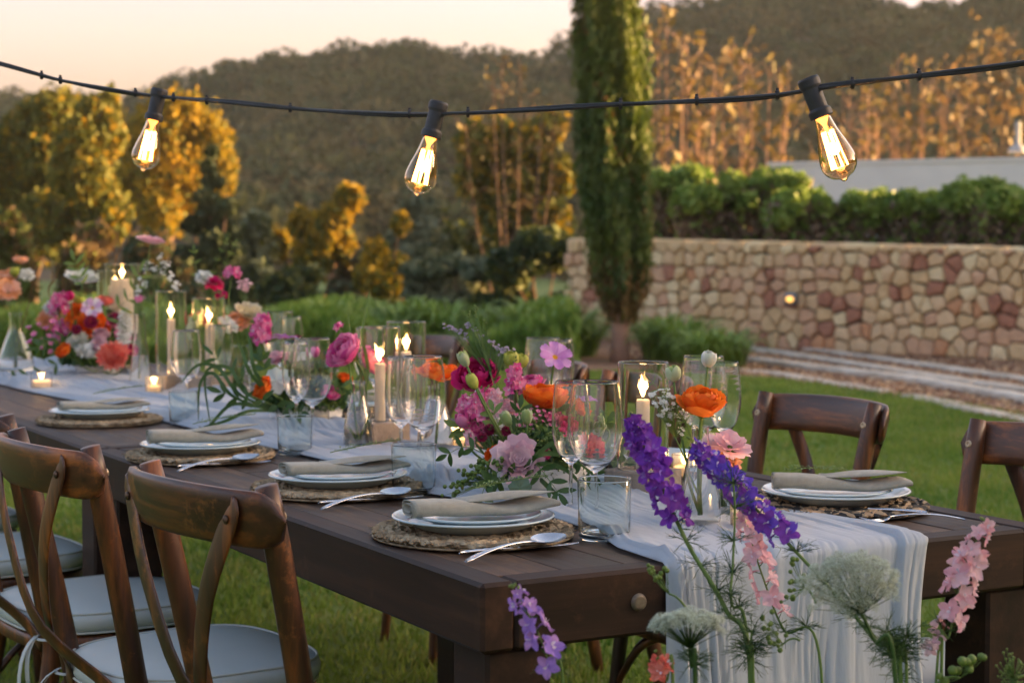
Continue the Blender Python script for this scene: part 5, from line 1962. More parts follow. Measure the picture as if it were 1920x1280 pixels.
def spray(name, c, spread, n, size, col, kind, base, label, Z, seed=0, part='blossom', tilt=(0, 1, 0), stems=4, stemmat='stem', cat='flower', group=None, pts=None, face=.6):
    """branching stem carrying many small blossoms; c = (px,py) centre, spread = (px radius x, y)"""
    g = np.random.default_rng(seed + 3); size = S(size)
    base = np.asarray(base)
    t = thing(name, base, label, cat, group)
    key = (kind, col)
    if key not in BM:
        me = blossom_mesh(kind)
        for mt in (PM[col] if col in PM else (M[col], M[col])): me.materials.append(mt)
        BM[key] = me
    st = MB()
    cc = D(c[0], c[1], Z)
    hub = base * .3 + cc * .7 - Z3 * .01
    if not (base == cc).all():
        st.tube(bez(base, (base + hub) / 2 + Z3 * .01, hub, 8), np.linspace(.0018, .0013, 8), 5)
    for k in range(n):
        if pts is not None:
            q = pts[k % len(pts)]
            p = D(q[0] + g.normal() * spread[0], q[1] + g.normal() * spread[1], Z + g.normal() * .01)
        else:
            a = k * 2.4; q = math.sqrt((k + .5) / n)
            p = D(c[0] + spread[0] * q * math.cos(a), c[1] + spread[1] * q * math.sin(a), Z + g.normal() * .012)
        out = nrm(sdir_(*tilt) + (p - cc) / (np.linalg.norm(p - cc) + .01) * .5 - FW * face + g.normal(size=3) * .25)
        child_at(BM[key], part, t, base, p, frame(out, g.uniform(0, 6)), size * g.uniform(.75, 1.2))
        hb = hub if k % 3 else hub + (p - hub) * .4
        st.tube(bez(hb, (hb + p) / 2 - Z3 * .004, p - out * size * .3, 4), [.0008, .0006, .0005, .0004], 3)
    st.build('stem', M[stemmat], t, base)
    return t


def sprig(name, P, nleaf, L, wd, label, mt='leaf', seed=0, cat='foliage', group=None, bend=.2, pairs=True, rr=.0013):
    """leafy shoot along the world path P; every leaf its own part"""
    P = smooth_path(P, 24); L = S(L); wd = S(wd)
    g = np.random.default_rng(seed)
    base = P[0]
    t = thing(name, base, label, cat, group)
    MB().tube(P, np.linspace(rr, rr * .4, 24), 5).build('stem', M['stem'], t, base)
    for k in range(nleaf):
        i = int(4 + 19.5 * (k + .5) / nleaf)
        tg = nrm(P[min(23, i + 1)] - P[i - 1])
        sdv = nrm(np.cross(tg, FW))
        for s in ((-1, 1) if pairs else ((-1) ** k,)):
            d = nrm(tg * .7 + sdv * s + g.normal(size=3) * .15)
            MB().leaf(P[i], d, L * g.uniform(.8, 1.15), wd, -FW + g.normal(size=3) * .35, bend=bend, k=5).build('leaf', M[mt], t, base)
    MB().leaf(P[-1], nrm(P[-1] - P[-3]), L, wd, -FW, bend=bend, k=5).build('leaf', M[mt], t, base)
    return t


def blades(name, lst, base, label, Z, mt='leaf', wd=.004, cat='foliage', group=None):
    """long arching grass leaves; lst of pixel paths"""
    base = np.asarray(base); wd = S(wd)
    t = thing(name, base, label, cat, group)
    for q in lst:
        pts = smooth_path([base] + [D(a, b_, Z + .02 * i / len(q)) for i, (a, b_) in enumerate(q)], 22)
        tw = np.array([nrm(np.cross(np.gradient(pts, axis=0)[i], FW)) for i in range(22)])
        w_ = wd * np.sin(np.linspace(.25, pi - .02, 22)) ** .7
        MB().grid(np.stack([pts - tw * w_[:, None], pts + FW * .0008, pts + tw * w_[:, None]], 1)).build('leaf', M[mt], t, base)
    return t


def filler(b, R, h, label, n=1400, seed=0):
    """mass of small leaves and stems filling a bowl"""
    g = np.random.default_rng(seed)
    rr_ = R * np.sqrt(g.uniform(0, 1, n)); a_ = g.uniform(0, 2 * pi, n)
    P = b + np.stack([rr_ * np.cos(a_), rr_ * np.sin(a_), .048 + h * g.uniform(0, 1, n) ** 1.5 * np.sqrt(1.05 - (rr_ / R) ** 2)], 1)
    Q = leaf_quads(P, .012, g, 2.4, upbias=.4)
    o = fast_quads('greenery', Q, [M['leaf'], M['leaf_l']], (g.uniform(0, 1, n) < .25).astype(int), None, b)
    o.location = [float(k) for k in b]
    tag(o, label, 'foliage', kind='stuff')


def bb(key, dx=0, dz=.03): return BW[key] + RT * dx + Z3 * dz
def vb(key, dz=.02): return BV[key] + Z3 * dz


AG = 'flowers of the central arrangement'
# ---- central arrangement
filler(BW['b1'], .10, .085, 'small mixed leaves filling the central white bowl', 5200, 1)
fl('ranunculus', 'ranunculus', 893, 700, 42, 3.92, 'magenta', (-.1, .75, .65), bb('b1', -.03), 'large magenta ranunculus at the top left of the central arrangement', group=AG)
fl('ranunculus', 'ranunculus', 1021, 735, 42, 3.78, 'orange', (.0, 1, .15), bb('b1', .02), 'orange ranunculus in the middle of the central arrangement, touching the wine glass rim', group=AG)
fl('cosmos', 'cosmos', 1040, 671, 35, 3.86, 'lilac', (.25, .55, .8), bb('b1', .03), 'lilac cosmos with yellow centre standing highest of the central arrangement', group=AG)
fl('bud', 'ranunculus', 958, 672, 15, 3.9, 'lime', (-.15, 1, .2), bb('b1', 0), 'lime green ranunculus bud left of the lilac cosmos', group=AG)
fl('bud', 'ranunculus', 979, 675, 13, 3.92, 'lime', (.3, 1, .1), bb('b1', 0), 'second lime green bud close against the first one', group=AG)
fl('ranunculus', 'ranunculus', 996, 714, 25, 3.95, 'pink', (-.2, .8, .3), bb('b1', 0), 'mid pink ranunculus half hidden behind the orange one', group=AG)
fl('rose', 'lisianthus', 973, 858, 36, 3.55, 'mauve', (.1, .45, 1), bb('b1', -.02), 'dusty mauve ruffled lisianthus facing the camera at the front of the central bowl', group=AG)
fl('frill', 'lisianthus', 996, 803, 23, 3.74, 'mauve', (.2, 1, .3), bb('b1', 0), 'pale mauve frilled bloom above the large mauve lisianthus', group=AG)
fl('bud', 'ranunculus', 868, 783, 16, 3.75, 'pink', (-.35, 1, .3), bb('b1', -.05), 'deep pink closed bud at the left side of the central arrangement', group=AG)
fl('ranunculus', 'ranunculus', 931, 852, 21, 3.58, 'orange', (-.25, .5, .7), bb('b1', -.04), 'half hidden orange ranunculus left of the mauve lisianthus', group=AG)
fl('ranunculus', 'ranunculus', 1040, 780, 20, 3.78, 'pink', (.4, .8, .4), bb('b1', .03), 'warm pink bloom just left of the nearest wine glasses', group=AG)
fl('frill', 'ranunculus', 1113, 834, 27, 3.72, 'coral', (.3, .6, .6), bb('b1', .06), 'coral ranunculus seen through the nearest wine glass', group=AG)
fl('ranunculus', 'ranunculus', 1088, 760, 22, 3.8, 'orange', (.35, .8, .3), bb('b1', .05), 'small orange ranunculus seen through the top of the nearest wine glass', group=AG)
fl('cosmos', 'cosmos', 1100, 752, 22, 3.84, 'lilac', (.2, 1, -.2), bb('b1', .05), 'lilac cosmos seen from behind through the wine glass', group=AG)
fl('open', 'ranunculus', 1122, 800, 19, 3.76, 'budgreen', (-.9, .2, .3), bb('b1', .07), 'pale green ranunculus bud lying sideways behind the wine glass', group=AG)
fl('pompon', 'scabiosa', 918, 806, 12, 3.68, 'burgundy', (0, .7, .6), bb('b1', -.03), 'dark red button flower on the left of the central arrangement', group=AG)
fl('pompon', 'scabiosa', 904, 820, 10, 3.66, 'burgundy', (-.2, .7, .6), bb('b1', -.04), 'smaller dark red button flower just below its twin', group=AG)
fl('pompon', 'scabiosa', 1050, 812, 13, 3.70, 'magenta', (.2, .7, .6), bb('b1', .04), 'crimson button flower beside the narrow wine glass', group=AG)
spike('stock_flower', [(966, 688, 3.8), (966, 720, 3.8), (968, 770, 3.8), tuple(bb('b1', -.01))], 'bright pink stock spike in front of the lime buds', 'pink', 12, .02, .5, .016, group=AG, seed=1)
spike('stock_flower', [(905, 735, 3.76), (890, 770, 3.76), (905, 810, 3.74), tuple(bb('b1', -.04))], 'mid pink stock spike below the magenta ranunculus', 'pink', 16, .02, .6, .017, group=AG, seed=2)
spike('stock_flower', [(930, 738, 3.78), (925, 770, 3.76), (935, 810, 3.74), tuple(bb('b1', -.03))], 'rose pink stock spike right of the other pink one', 'pale', 12, .02, .5, .016, group=AG, seed=3)
spike('stock_flower', [(870, 745, 3.8), (872, 775, 3.8), (890, 815, 3.78), tuple(bb('b1', -.05))], 'pale pink stock spike above the deep pink bud', 'pink', 9, .02, .5, .015, group=AG, seed=4)
spike('snapdragon', [(878, 808, 3.66), (882, 830, 3.66), (890, 850, 3.66), tuple(bb('b1', -.06))], 'thin drooping pink sprig at the left front of the central bowl', 'pale', 8, .02, .6, .009, group=AG, seed=5)
for k, (a, b_, c_, d_, lab) in enumerate([(868, 670, 905, 740, 'upper pale green snapdragon bud over the magenta ranunculus'), (885, 712, 925, 780, 'lower yellow green snapdragon bud under the magenta ranunculus'), (948, 782, 960, 850, 'long pale green pointed bud in the middle of the central arrangement'), (988, 778, 990, 840, 'round green bud on a thin stem right of the pointed bud')]):
    fl('bud', 'snapdragon_bud', a, b_, 11, 3.64, 'lime' if k == 1 else 'budgreen', (-.45, 1, .1) if k < 3 else (0, 1, 0), bb('b1', -.02), lab, 'flower bud', group=AG, flat=1.7)
spray('statice', (905, 630), (3.2, 3.2), 84, .0042, 'statice', 'wax', bb('b1', -.02), 'grey lilac statice spray reaching up left of the lime buds', 3.98, 5, pts=[(838, 612), (850, 616), (862, 622), (878, 610), (890, 618), (902, 632), (920, 640), (930, 648), (945, 652), (958, 660), (940, 660), (872, 630)], tilt=(0, 1, 0), group=AG)
spray('pepper_grass', (895, 605), (6, 9), 70, .0022, 'leaf_l', 'berry', bb('b1', -.03), 'fine green seed grass above the magenta ranunculus', 3.98, 6, pts=[(884, 588), (892, 600), (900, 616), (908, 632), (918, 660), (910, 690), (915, 710)], part='seed', group=AG, cat='grass spray')
spray('berry_sprig', (890, 890), (7, 6), 95, .0042, 'berry', 'berry', bb('b1', -.03), 'string of green berries hanging left of the central bowl', 3.56, 7, pts=[(935, 868), (920, 870), (905, 876), (892, 884), (880, 892), (868, 902), (858, 912), (852, 925), (910, 885)], part='berry', group=AG, cat='berries')
spray('berry_sprig', (1045, 820), (9, 6), 60, .0030, 'leaf_l', 'berry', bb('b1', .03), 'yellow green seed cluster right of the mauve bloom', 3.64, 8, pts=[(1010, 832), (1025, 822), (1040, 815), (1050, 826), (1030, 835)], part='berry', group=AG, cat='berries')
F_ = 3.6
sprig('leaf_sprig', [bb('b1', -.05), D(905, 850, F_), D(870, 838, F_), D(838, 852, F_)], 4, .026, .011, 'sprig of narrow leaflets reaching left over the gauze runner', 'leaf', 1, group='leafy sprigs in the arrangements')
sprig('leaf_sprig', [bb('b1', -.04), D(925, 900, 3.52), D(908, 915, 3.5), D(902, 938, 3.48)], 3, .028, .013, 'sprig of broad leaflets hanging in front of the central bowl', 'leaf', 2, group='leafy sprigs in the arrangements')
sprig('leaf_sprig', [bb('b1', -.03), D(950, 890, 3.54), D(930, 902, 3.52), D(915, 905, 3.5)], 3, .030, .014, 'dark leaflets below the mauve lisianthus', 'leaf', 3, group='leafy sprigs in the arrangements')
sprig('leaf_sprig', [bb('b1', .0), D(1005, 870, 3.55), D(1030, 900, 3.5), D(1048, 925, 3.48)], 4, .034, .012, 'leaflets hanging over the white front of the central bowl', 'leaf', 4, group='leafy sprigs in the arrangements')
sprig('leaf_sprig', [bb('b1', .02), D(1060, 850, 3.6), D(1085, 860, 3.6), D(1110, 890, 3.6)], 4, .036, .010, 'dark narrow leaves behind the nearest wine glasses', 'leaf', 5, group='leafy sprigs in the arrangements')
sprig('leaf_sprig', [bb('b1', -.02), D(940, 830, 3.68), D(935, 800, 3.68), D(925, 770, 3.7)], 4, .034, .012, 'upright green leaves in the left half of the central arrangement', 'leaf_l', 6, group='leafy sprigs in the arrangements')
sprig('leaf_sprig', [bb('b1', .0), D(965, 830, 3.7), D(970, 800, 3.7), D(975, 765, 3.7)], 5, .030, .011, 'upright leaves in the middle of the central arrangement', 'leaf', 7, group='leafy sprigs in the arrangements')
sprig('leaf_sprig', [bb('b1', .05), D(1130, 860, 3.7), D(1150, 850, 3.7), D(1175, 870, 3.7)], 4, .034, .016, 'grey green leaves right of the nearest wine glass bowl', 'leaf_g', 8, group='leafy sprigs in the arrangements')
blades('grass_leaves', [[(985, 880), (1010, 850), (1050, 825), (1095, 850)], [(1000, 860), (1040, 850), (1090, 870), (1120, 900)], [(1000, 880), (965, 905)], [(1010, 870), (1060, 880), (1100, 920)], [(1015, 900), (1045, 930), (1060, 950)]], bb('b1', .0), 'long dark strap leaves arching over the right of the central bowl', 3.56, 'leaf', .0048)
# geranium-like grey leaf
for k, (x, y, r_p, base, lab, z) in enumerate([(517, 714, 25, 'b2', 'round pale frosted leaf left of the narrow wine glass', 5.05), (1150, 812, 20, 'b1', 'round grey green leaf behind the wide wine glass', 3.78), (975, 915, 22, 'b1', 'large blue green leaf over the rim of the central bowl', 3.5)]):
    b0 = bb(base); t = thing('frosted_leaf', b0, lab, 'leaf')
    c = D(x, y, z); r = r_p / FPX * z; A = frame(sdir_(-.2, .2, 1))
    m = MB()
    G_ = []
    for i in range(6):
        G_.append([c + A @ np.array([math.cos(a) * r * i / 5 * (1 + .08 * math.sin(a * 9) * (i == 5)), math.sin(a) * r * i / 5 * (1 + .08 * math.sin(a * 9) * (i == 5)), .12 * r * math.sin(a * 4.5) * (i / 5)]) for a in np.arange(36) / 36 * 2 * pi])
    m.grid(np.array(G_), closev=True)
    m.build('blade', M['leaf_g'] if k else mat('frosted_leaf', (.50, .58, .52), .6, (.58, .66, .60), 20), t, b0)
    m = MB(); stem_to(m, c, sdir_(0, 1, .2), b0, .002, .0015); m.build('stem', M['stem'], t, b0)

spray('white_filler', (925, 795), (34, 24), 40, .0045, 'white', 'wax', bb('b1', -.03), 'small white filler blossoms around the dark red button flowers', 3.76, 71, group=AG)
spray('pink_filler', (1000, 785), (36, 26), 30, .005, 'pink', 'wax', bb('b1', .01), 'small pink filler blossoms under the orange ranunculus', 3.74, 72, group=AG)
spray('pink_filler', (880, 770), (22, 30), 24, .005, 'pale', 'wax', bb('b1', -.05), 'pale pink filler blossoms at the left edge of the central arrangement', 3.78, 73, group=AG)
# fuller core of the central arrangement
for a_ in [('ranunculus', 'ranunculus', 912, 742, 24, 3.86, 'pink', (-.2, .8, .5), 'rose pink ranunculus between the magenta one and the pink stock'),
           ('frill', 'carnation', 948, 760, 22, 3.84, 'pale', (0, .9, .5), 'pale pink carnation under the lime buds'),
           ('frill', 'carnation', 893, 800, 18, 3.74, 'pink', (-.3, .7, .6), 'pink carnation low on the left of the central arrangement'),
           ('ranunculus', 'ranunculus', 1062, 795, 20, 3.74, 'magenta', (.3, .7, .6), 'crimson ranunculus behind the rim of the narrow wine glass'),
           ('pompon', 'scabiosa', 950, 808, 11, 3.66, 'burgundy', (.1, .7, .7), 'dark red button flower above the mauve lisianthus'),
           ('frill', 'carnation', 1010, 770, 18, 3.80, 'pink', (.1, .9, .4), 'bright pink carnation under the orange ranunculus'),
           ('pompon', 'scabiosa', 1022, 850, 12, 3.62, 'magenta', (.3, .5, .8), 'crimson tuft right of the mauve lisianthus')]:
    fl(a_[0], a_[1], a_[2], a_[3], a_[4], a_[5], a_[6], a_[7], bb('b1'), a_[8], group=AG)
for k_, (pa, pb_, pc, lab) in enumerate([((900, 830), (880, 810), (860, 800), 'leaves at the far left of the central arrangement'), ((1020, 800), (1035, 775), (1045, 750), 'dark leaves under the orange ranunculus'), ((950, 850), (930, 870), (915, 880), 'leaves above the string of berries'), ((1075, 830), (1110, 815), (1140, 790), 'leaves around the pale green sideways bud'), ((1000, 830), (1000, 800), (1010, 780), 'leaves in the heart of the central arrangement')]):
    sprig('leaf_sprig', [bb('b1')] + [D(x_, y_, 3.78) for x_, y_ in (pa, pb_, pc)], 5, .034, .014, lab, 'leaf' if k_ % 2 else 'leaf_l', 70 + k_, group='leafy sprigs in the arrangements')

# ---- near bottle vase
NG = 'flowers in the near bottle vases'
fl('ranunculus', 'ranunculus', 1318, 746, 45, 3.22, 'orange', (.05, 1, .28), vb('v1'), 'largest orange ranunculus, in sharp focus above the near bottle vase', group=NG, stemr=.0034)
fl('bud', 'ranunculus', 1262, 697, 15, 3.24, 'budgreen', (-.1, 1, .15), vb('v1'), 'pale green ranunculus bud left above the largest orange ranunculus', group=NG, stemr=.0022)
fl('bud', 'ranunculus', 1329, 670, 15, 3.28, 'white', (.1, 1, .15), vb('v1'), 'highest white tipped bud above the largest orange ranunculus', group=NG, stemr=.0024)
fl('trumpet', 'lisianthus', 1372, 822, 30, 3.26, 'pale', (.15, .9, .45), vb('v1b'), 'soft pink ruffled lisianthus right of the near bottle vase', group=NG)
fl('frill', 'ranunculus', 1362, 858, 27, 3.28, 'peach', (.3, .35, .7), vb('v1b'), 'peach frilled bloom below the soft pink lisianthus', group=NG)
fl('open', 'ranunculus', 1330, 818, 17, 3.34, 'cream', (0, 1, .3), vb('v1b'), 'cream bloom between the stems of the near bottle vase', group=NG)
spray('waxflower', (1245, 755), (7, 7), 62, .0052, 'white', 'wax', vb('v1', .05), 'white waxflower spray left of the largest orange ranunculus', 3.24, 9, pts=[(1225, 745), (1232, 755), (1243, 752), (1250, 765), (1256, 740), (1240, 735), (1245, 775), (1258, 772), (1270, 790), (1282, 780), (1275, 800)], group=NG)
spray('waxflower', (1348, 832), (8, 6), 30, .0030, 'statice', 'wax', vb('v1b', .05), 'tiny mauve filler blossoms beside the soft pink lisianthus', 3.3, 10, pts=[(1330, 832), (1345, 828), (1340, 840)], group=NG)
sprig('leaf_sprig', [vb('v1', .1), D(1290, 800, 3.23), D(1262, 760, 3.23), D(1222, 715, 3.23)], 9, .017, .0018, 'needle leaved waxflower twig leaning left over the candle glass', 'leaf_l', 20, group='leafy sprigs in the arrangements')
sprig('leaf_sprig', [vb('v1', .1), D(1288, 800, 3.24), D(1268, 770, 3.24), D(1248, 710, 3.24)], 9, .016, .0018, 'second needle leaved twig beside the pale green bud', 'leaf_l', 21, group='leafy sprigs in the arrangements')

# ---- bottle vases behind
ZO = .38
fl('open', 'ranunculus', 824, 690, 37, 4.05, 'orange', (.05, 1, .1), vb('v2'), 'orange ranunculus drooping its petals behind the wine glasses of the second pair', flat=.62)
ZO = .27
fl('ranunculus', 'ranunculus', 641, 655, 38, 4.25, 'pink', (-.65, .55, .5), vb('v3'), 'hot pink ranunculus facing left in front of the twin candles')
fl('ranunculus', 'ranunculus', 702, 672, 33, 4.38, 'pink', (.6, .6, .1), vb('v3'), 'pink ranunculus seen through the shorter chimney candle glass')
spike('stock_flower', [(634, 612, 4.3), (640, 628, 4.3), (655, 690, 4.25), tuple(vb('v3'))], 'tiny pink star flowers above the hot pink ranunculus', 'pink', 4, .0, .1, .011, seed=12)
blades('grass_leaves', [[(680, 720), (660, 640), (652, 585)], [(690, 700), (680, 620), (694, 540)]], vb('v3', .1), 'two tall fine grass blades above the hot pink ranunculus', 4.3, 'stem', .0035)

# ---- middle arrangement
ZO = .48
MG = 'flowers of the arrangement behind the third glasses'
filler(BW['b2'], .11, .13, 'small leaves filling the white bowl behind the third glasses', 5600, 2)
fl('ranunculus', 'ranunculus', 489, 728, 25, 4.5, 'orange', (-.75, .4, .45), bb('b2', -.05), 'red orange ranunculus facing left beside the frosted leaf', group=MG)
fl('cosmos', 'cosmos', 534, 636, 25, 4.75, 'lilac', (0, 1, -.15), bb('b2', -.02), 'lilac cosmos seen from the side above the third wine glasses', group=MG)
fl('pompon', 'scabiosa', 559, 639, 12, 4.8, 'burgundy', (0, 1, .1), bb('b2', 0), 'dark red flat flower right of the lilac side view cosmos', group=MG)
fl('frill', 'ranunculus', 590, 722, 26, 4.7, 'coral', (.1, .6, .8), bb('b2', .0), 'coral bloom seen through the third wide wine glass', group=MG)
fl('ranunculus', 'ranunculus', 648, 707, 14, 4.7, 'orange', (.3, .8, .4), bb('b2', .08), 'small orange bloom behind the hot pink ranunculus', group=MG)
fl('bud', 'ranunculus', 592, 658, 10, 4.6, 'pink', (0, 1, .2), bb('b2', .0), 'small pink bud above the third wide wine glass', group=MG)
for a_ in [('ranunculus', 'ranunculus', 548, 690, 22, 4.75, 'pink', (0, .8, .6), 'pink ranunculus behind the third narrow wine glass'),
           ('frill', 'carnation', 515, 668, 18, 4.8, 'pale', (-.2, .8, .5), 'pale pink carnation below the lilac side view cosmos'),
           ('frill', 'carnation', 566, 668, 15, 4.8, 'white', (0, .9, .5), 'white carnation behind the third wide wine glass'),
           ('ranunculus', 'ranunculus', 622, 735, 16, 4.6, 'pink', (.4, .6, .6), 'pink bloom low between the third glasses and the bud vase')]:
    fl(a_[0], a_[1], a_[2], a_[3], a_[4], a_[5], a_[6], a_[7], bb('b2'), a_[8], group=MG)
spike('stock_flower', [(494, 596, 4.75), (488, 630, 4.75), (498, 660, 4.75), tuple(bb('b2', -.05))], 'pink star shaped stock spike left of the lilac cosmos', 'pink', 12, .0, .5, .021, group=MG, seed=13)
spray('statice', (620, 690), (14, 18), 46, .0045, 'statice', 'wax', bb('b2', .04), 'dusky statice tuft between the third glasses and the hot pink ranunculus', 4.75, 15, group=MG)
spray('white_filler', (560, 690), (34, 20), 46, .0055, 'white', 'wax', bb('b2', .0), 'white filler blossoms behind the third wine glasses', 4.75, 61, group=MG)
spray('white_filler', (470, 690), (16, 16), 24, .005, 'white', 'wax', bb('b2', -.05), 'small white filler blossoms above the red orange ranunculus', 4.75, 62, group=MG)
for k_, (pa, pb_, lab) in enumerate([((545, 720), (545, 680), 'leaves behind the third narrow wine glass'), ((610, 700), (625, 665), 'leaves rising right of the third wide wine glass'), ((500, 700), (490, 670), 'leaves behind the frosted round leaf'), ((575, 740), (600, 750), 'leaves over the rim of the second white bowl')]):
    sprig('leaf_sprig', [bb('b2'), D((pa[0] + 574) / 2, (pa[1] + 770) / 2, 4.65), D(*pa, 4.65), D(*pb_, 4.65)], 5, .034, .015, lab, 'leaf', 90 + k_, group='leafy sprigs in the arrangements')
sprig('leaf_sprig', [bb('b2', -.06), D(480, 745, 4.4), D(450, 745, 4.4), D(415, 735, 4.4)], 4, .040, .014, 'dark leafy sprig left of the red orange ranunculus', 'leaf', 30, group='leafy sprigs in the arrangements')
sprig('leaf_sprig', [bb('b2', -.05), D(470, 720, 4.5), D(440, 700, 4.5), D(400, 665, 4.5)], 4, .038, .010, 'long leafy sprig rising left of the red orange ranunculus', 'leaf', 31, group='leafy sprigs in the arrangements')
sprig('leaf_sprig', [bb('b2', -.03), D(520, 760, 4.5), D(545, 770, 4.45), D(565, 775, 4.4)], 3, .034, .018, 'round green leaves drooping over the second white bowl', 'leaf', 32, group='leafy sprigs in the arrangements')
sprig('leaf_sprig', [bb('b2', .04), D(620, 740, 4.6), D(640, 725, 4.6), D(655, 735, 4.6)], 4, .030, .010, 'leafy sprig between the third glasses and the pink ranunculus vase', 'leaf', 33, group='leafy sprigs in the arrangements')
blades('grass_leaves', [[(470, 770), (420, 790), (380, 800)], [(450, 740), (410, 690), (370, 685), (338, 720)], [(440, 745), (400, 700), (375, 720), (372, 790)], [(460, 735), (430, 690), (385, 700), (395, 800)], [(470, 700), (455, 660), (443, 640)], [(480, 700), (470, 650), (462, 615)], [(470, 760), (430, 760), (390, 800), (372, 800)]], bb('b2', -.07), 'looping green grass leaves hanging over the farthest tumbler', 4.4, 'leaf', .0045)

# ---- slim vase and vase of cream flowers
ZO = 1.5
FG = 'flowers of the far vases'
fl('frill', 'scabiosa', 284, 446, 22, 5.05, 'pale', (.2, 1, .1), vb('v4'), 'tall pink scabiosa standing highest above the slim vase', group=FG, flat=.55, stemr=.0022)
spray('white_filler', (300, 520), (4, 5), 80, .0058, 'white', 'wax', vb('v4', .1), 'white filler blossoms above the slim vase, left of the candle', 5.1, 16, pts=[(275, 500), (290, 505), (305, 510), (322, 525), (330, 535), (268, 530), (300, 485), (310, 495), (260, 545)], group=FG)
spray('pink_filler', (262, 560), (9, 7), 20, .006, 'pink', 'wax', vb('v4', .1), 'small pink blossoms at the neck of the slim vase', 5.1, 17, group=FG)
ZO = 1.2
fl('frill', 'ranunculus', 467, 578, 22, 5.0, 'cream', (.2, .8, .4), vb('v6'), 'cream frilled ranunculus right of the magenta one', group=FG)
fl('open', 'ranunculus', 442, 598, 22, 5.0, 'peach', (-.1, .7, .5), vb('v6'), 'peach ranunculus under the cream one', group=FG)
fl('cosmos', 'cosmos', 425, 612, 24, 4.9, 'white', (.3, .5, -.5), vb('v6'), 'white cosmos with drooping petals below the peach ranunculus', group=FG)
fl('trumpet', 'lisianthus', 354, 604, 22, 4.95, 'budgreen', (-.7, .2, .1), vb('v6'), 'pale lime drooping petals left of the rear chimney candle', group=FG, flat=1.3)
fl('pompon', 'scabiosa', 402, 535, 19, 5.0, 'magenta', (.05, 1, .1), vb('v6'), 'magenta ranunculus on a bare stem above the rear chimney candle', group=FG)
fl('ranunculus', 'ranunculus', 412, 549, 16, 5.15, 'magenta', (.3, .7, .3), vb('v6'), 'deep pink bloom right behind the magenta one on the bare stem', group=FG)
fl('ranunculus', 'ranunculus', 375, 595, 22, 5.25, 'coral', (0, .8, .5), vb('v6'), 'coral bloom seen through the rear chimney candle glass', group=FG)
spray('white_filler', (382, 520), (16, 12), 70, .0062, 'white', 'wax', vb('v6', .1), 'white filler blossoms above the magenta ranunculus', 5.1, 18, group=FG)
spike('stock_flower', [(435, 508, 5.1), (432, 530, 5.1), (430, 580, 5.1), tuple(vb('v6'))], 'pink stock right of the magenta ranunculus', 'pink', 8, .0, .2, .017, group=FG, seed=18)
spray('pink_filler', (458, 535), (12, 12), 14, .008, 'pale', 'wax', vb('v6', .1), 'scattered pale pink blossoms above the cream ranunculus', 5.15, 19, group=FG)
sprig('leaf_sprig', [vb('v6', .15), D(400, 560, 5.1), D(372, 520, 5.1), D(364, 470, 5.1)], 7, .018, .005, 'yellow green twig rising above the far flowers, left one', 'leaf_l', 40, group='leafy sprigs in the arrangements', pairs=True)
sprig('leaf_sprig', [vb('v6', .15), D(415, 560, 5.1), D(400, 510, 5.1), D(424, 452, 5.1)], 9, .012, .004, 'yellow green twig rising above the far flowers, middle one', 'leaf_l', 41, group='leafy sprigs in the arrangements')
sprig('leaf_sprig', [vb('v6', .15), D(420, 570, 5.1), D(415, 520, 5.1), D(441, 455, 5.1)], 9, .012, .004, 'yellow green twig rising above the far flowers, right one', 'leaf_l', 42, group='leafy sprigs in the arrangements')

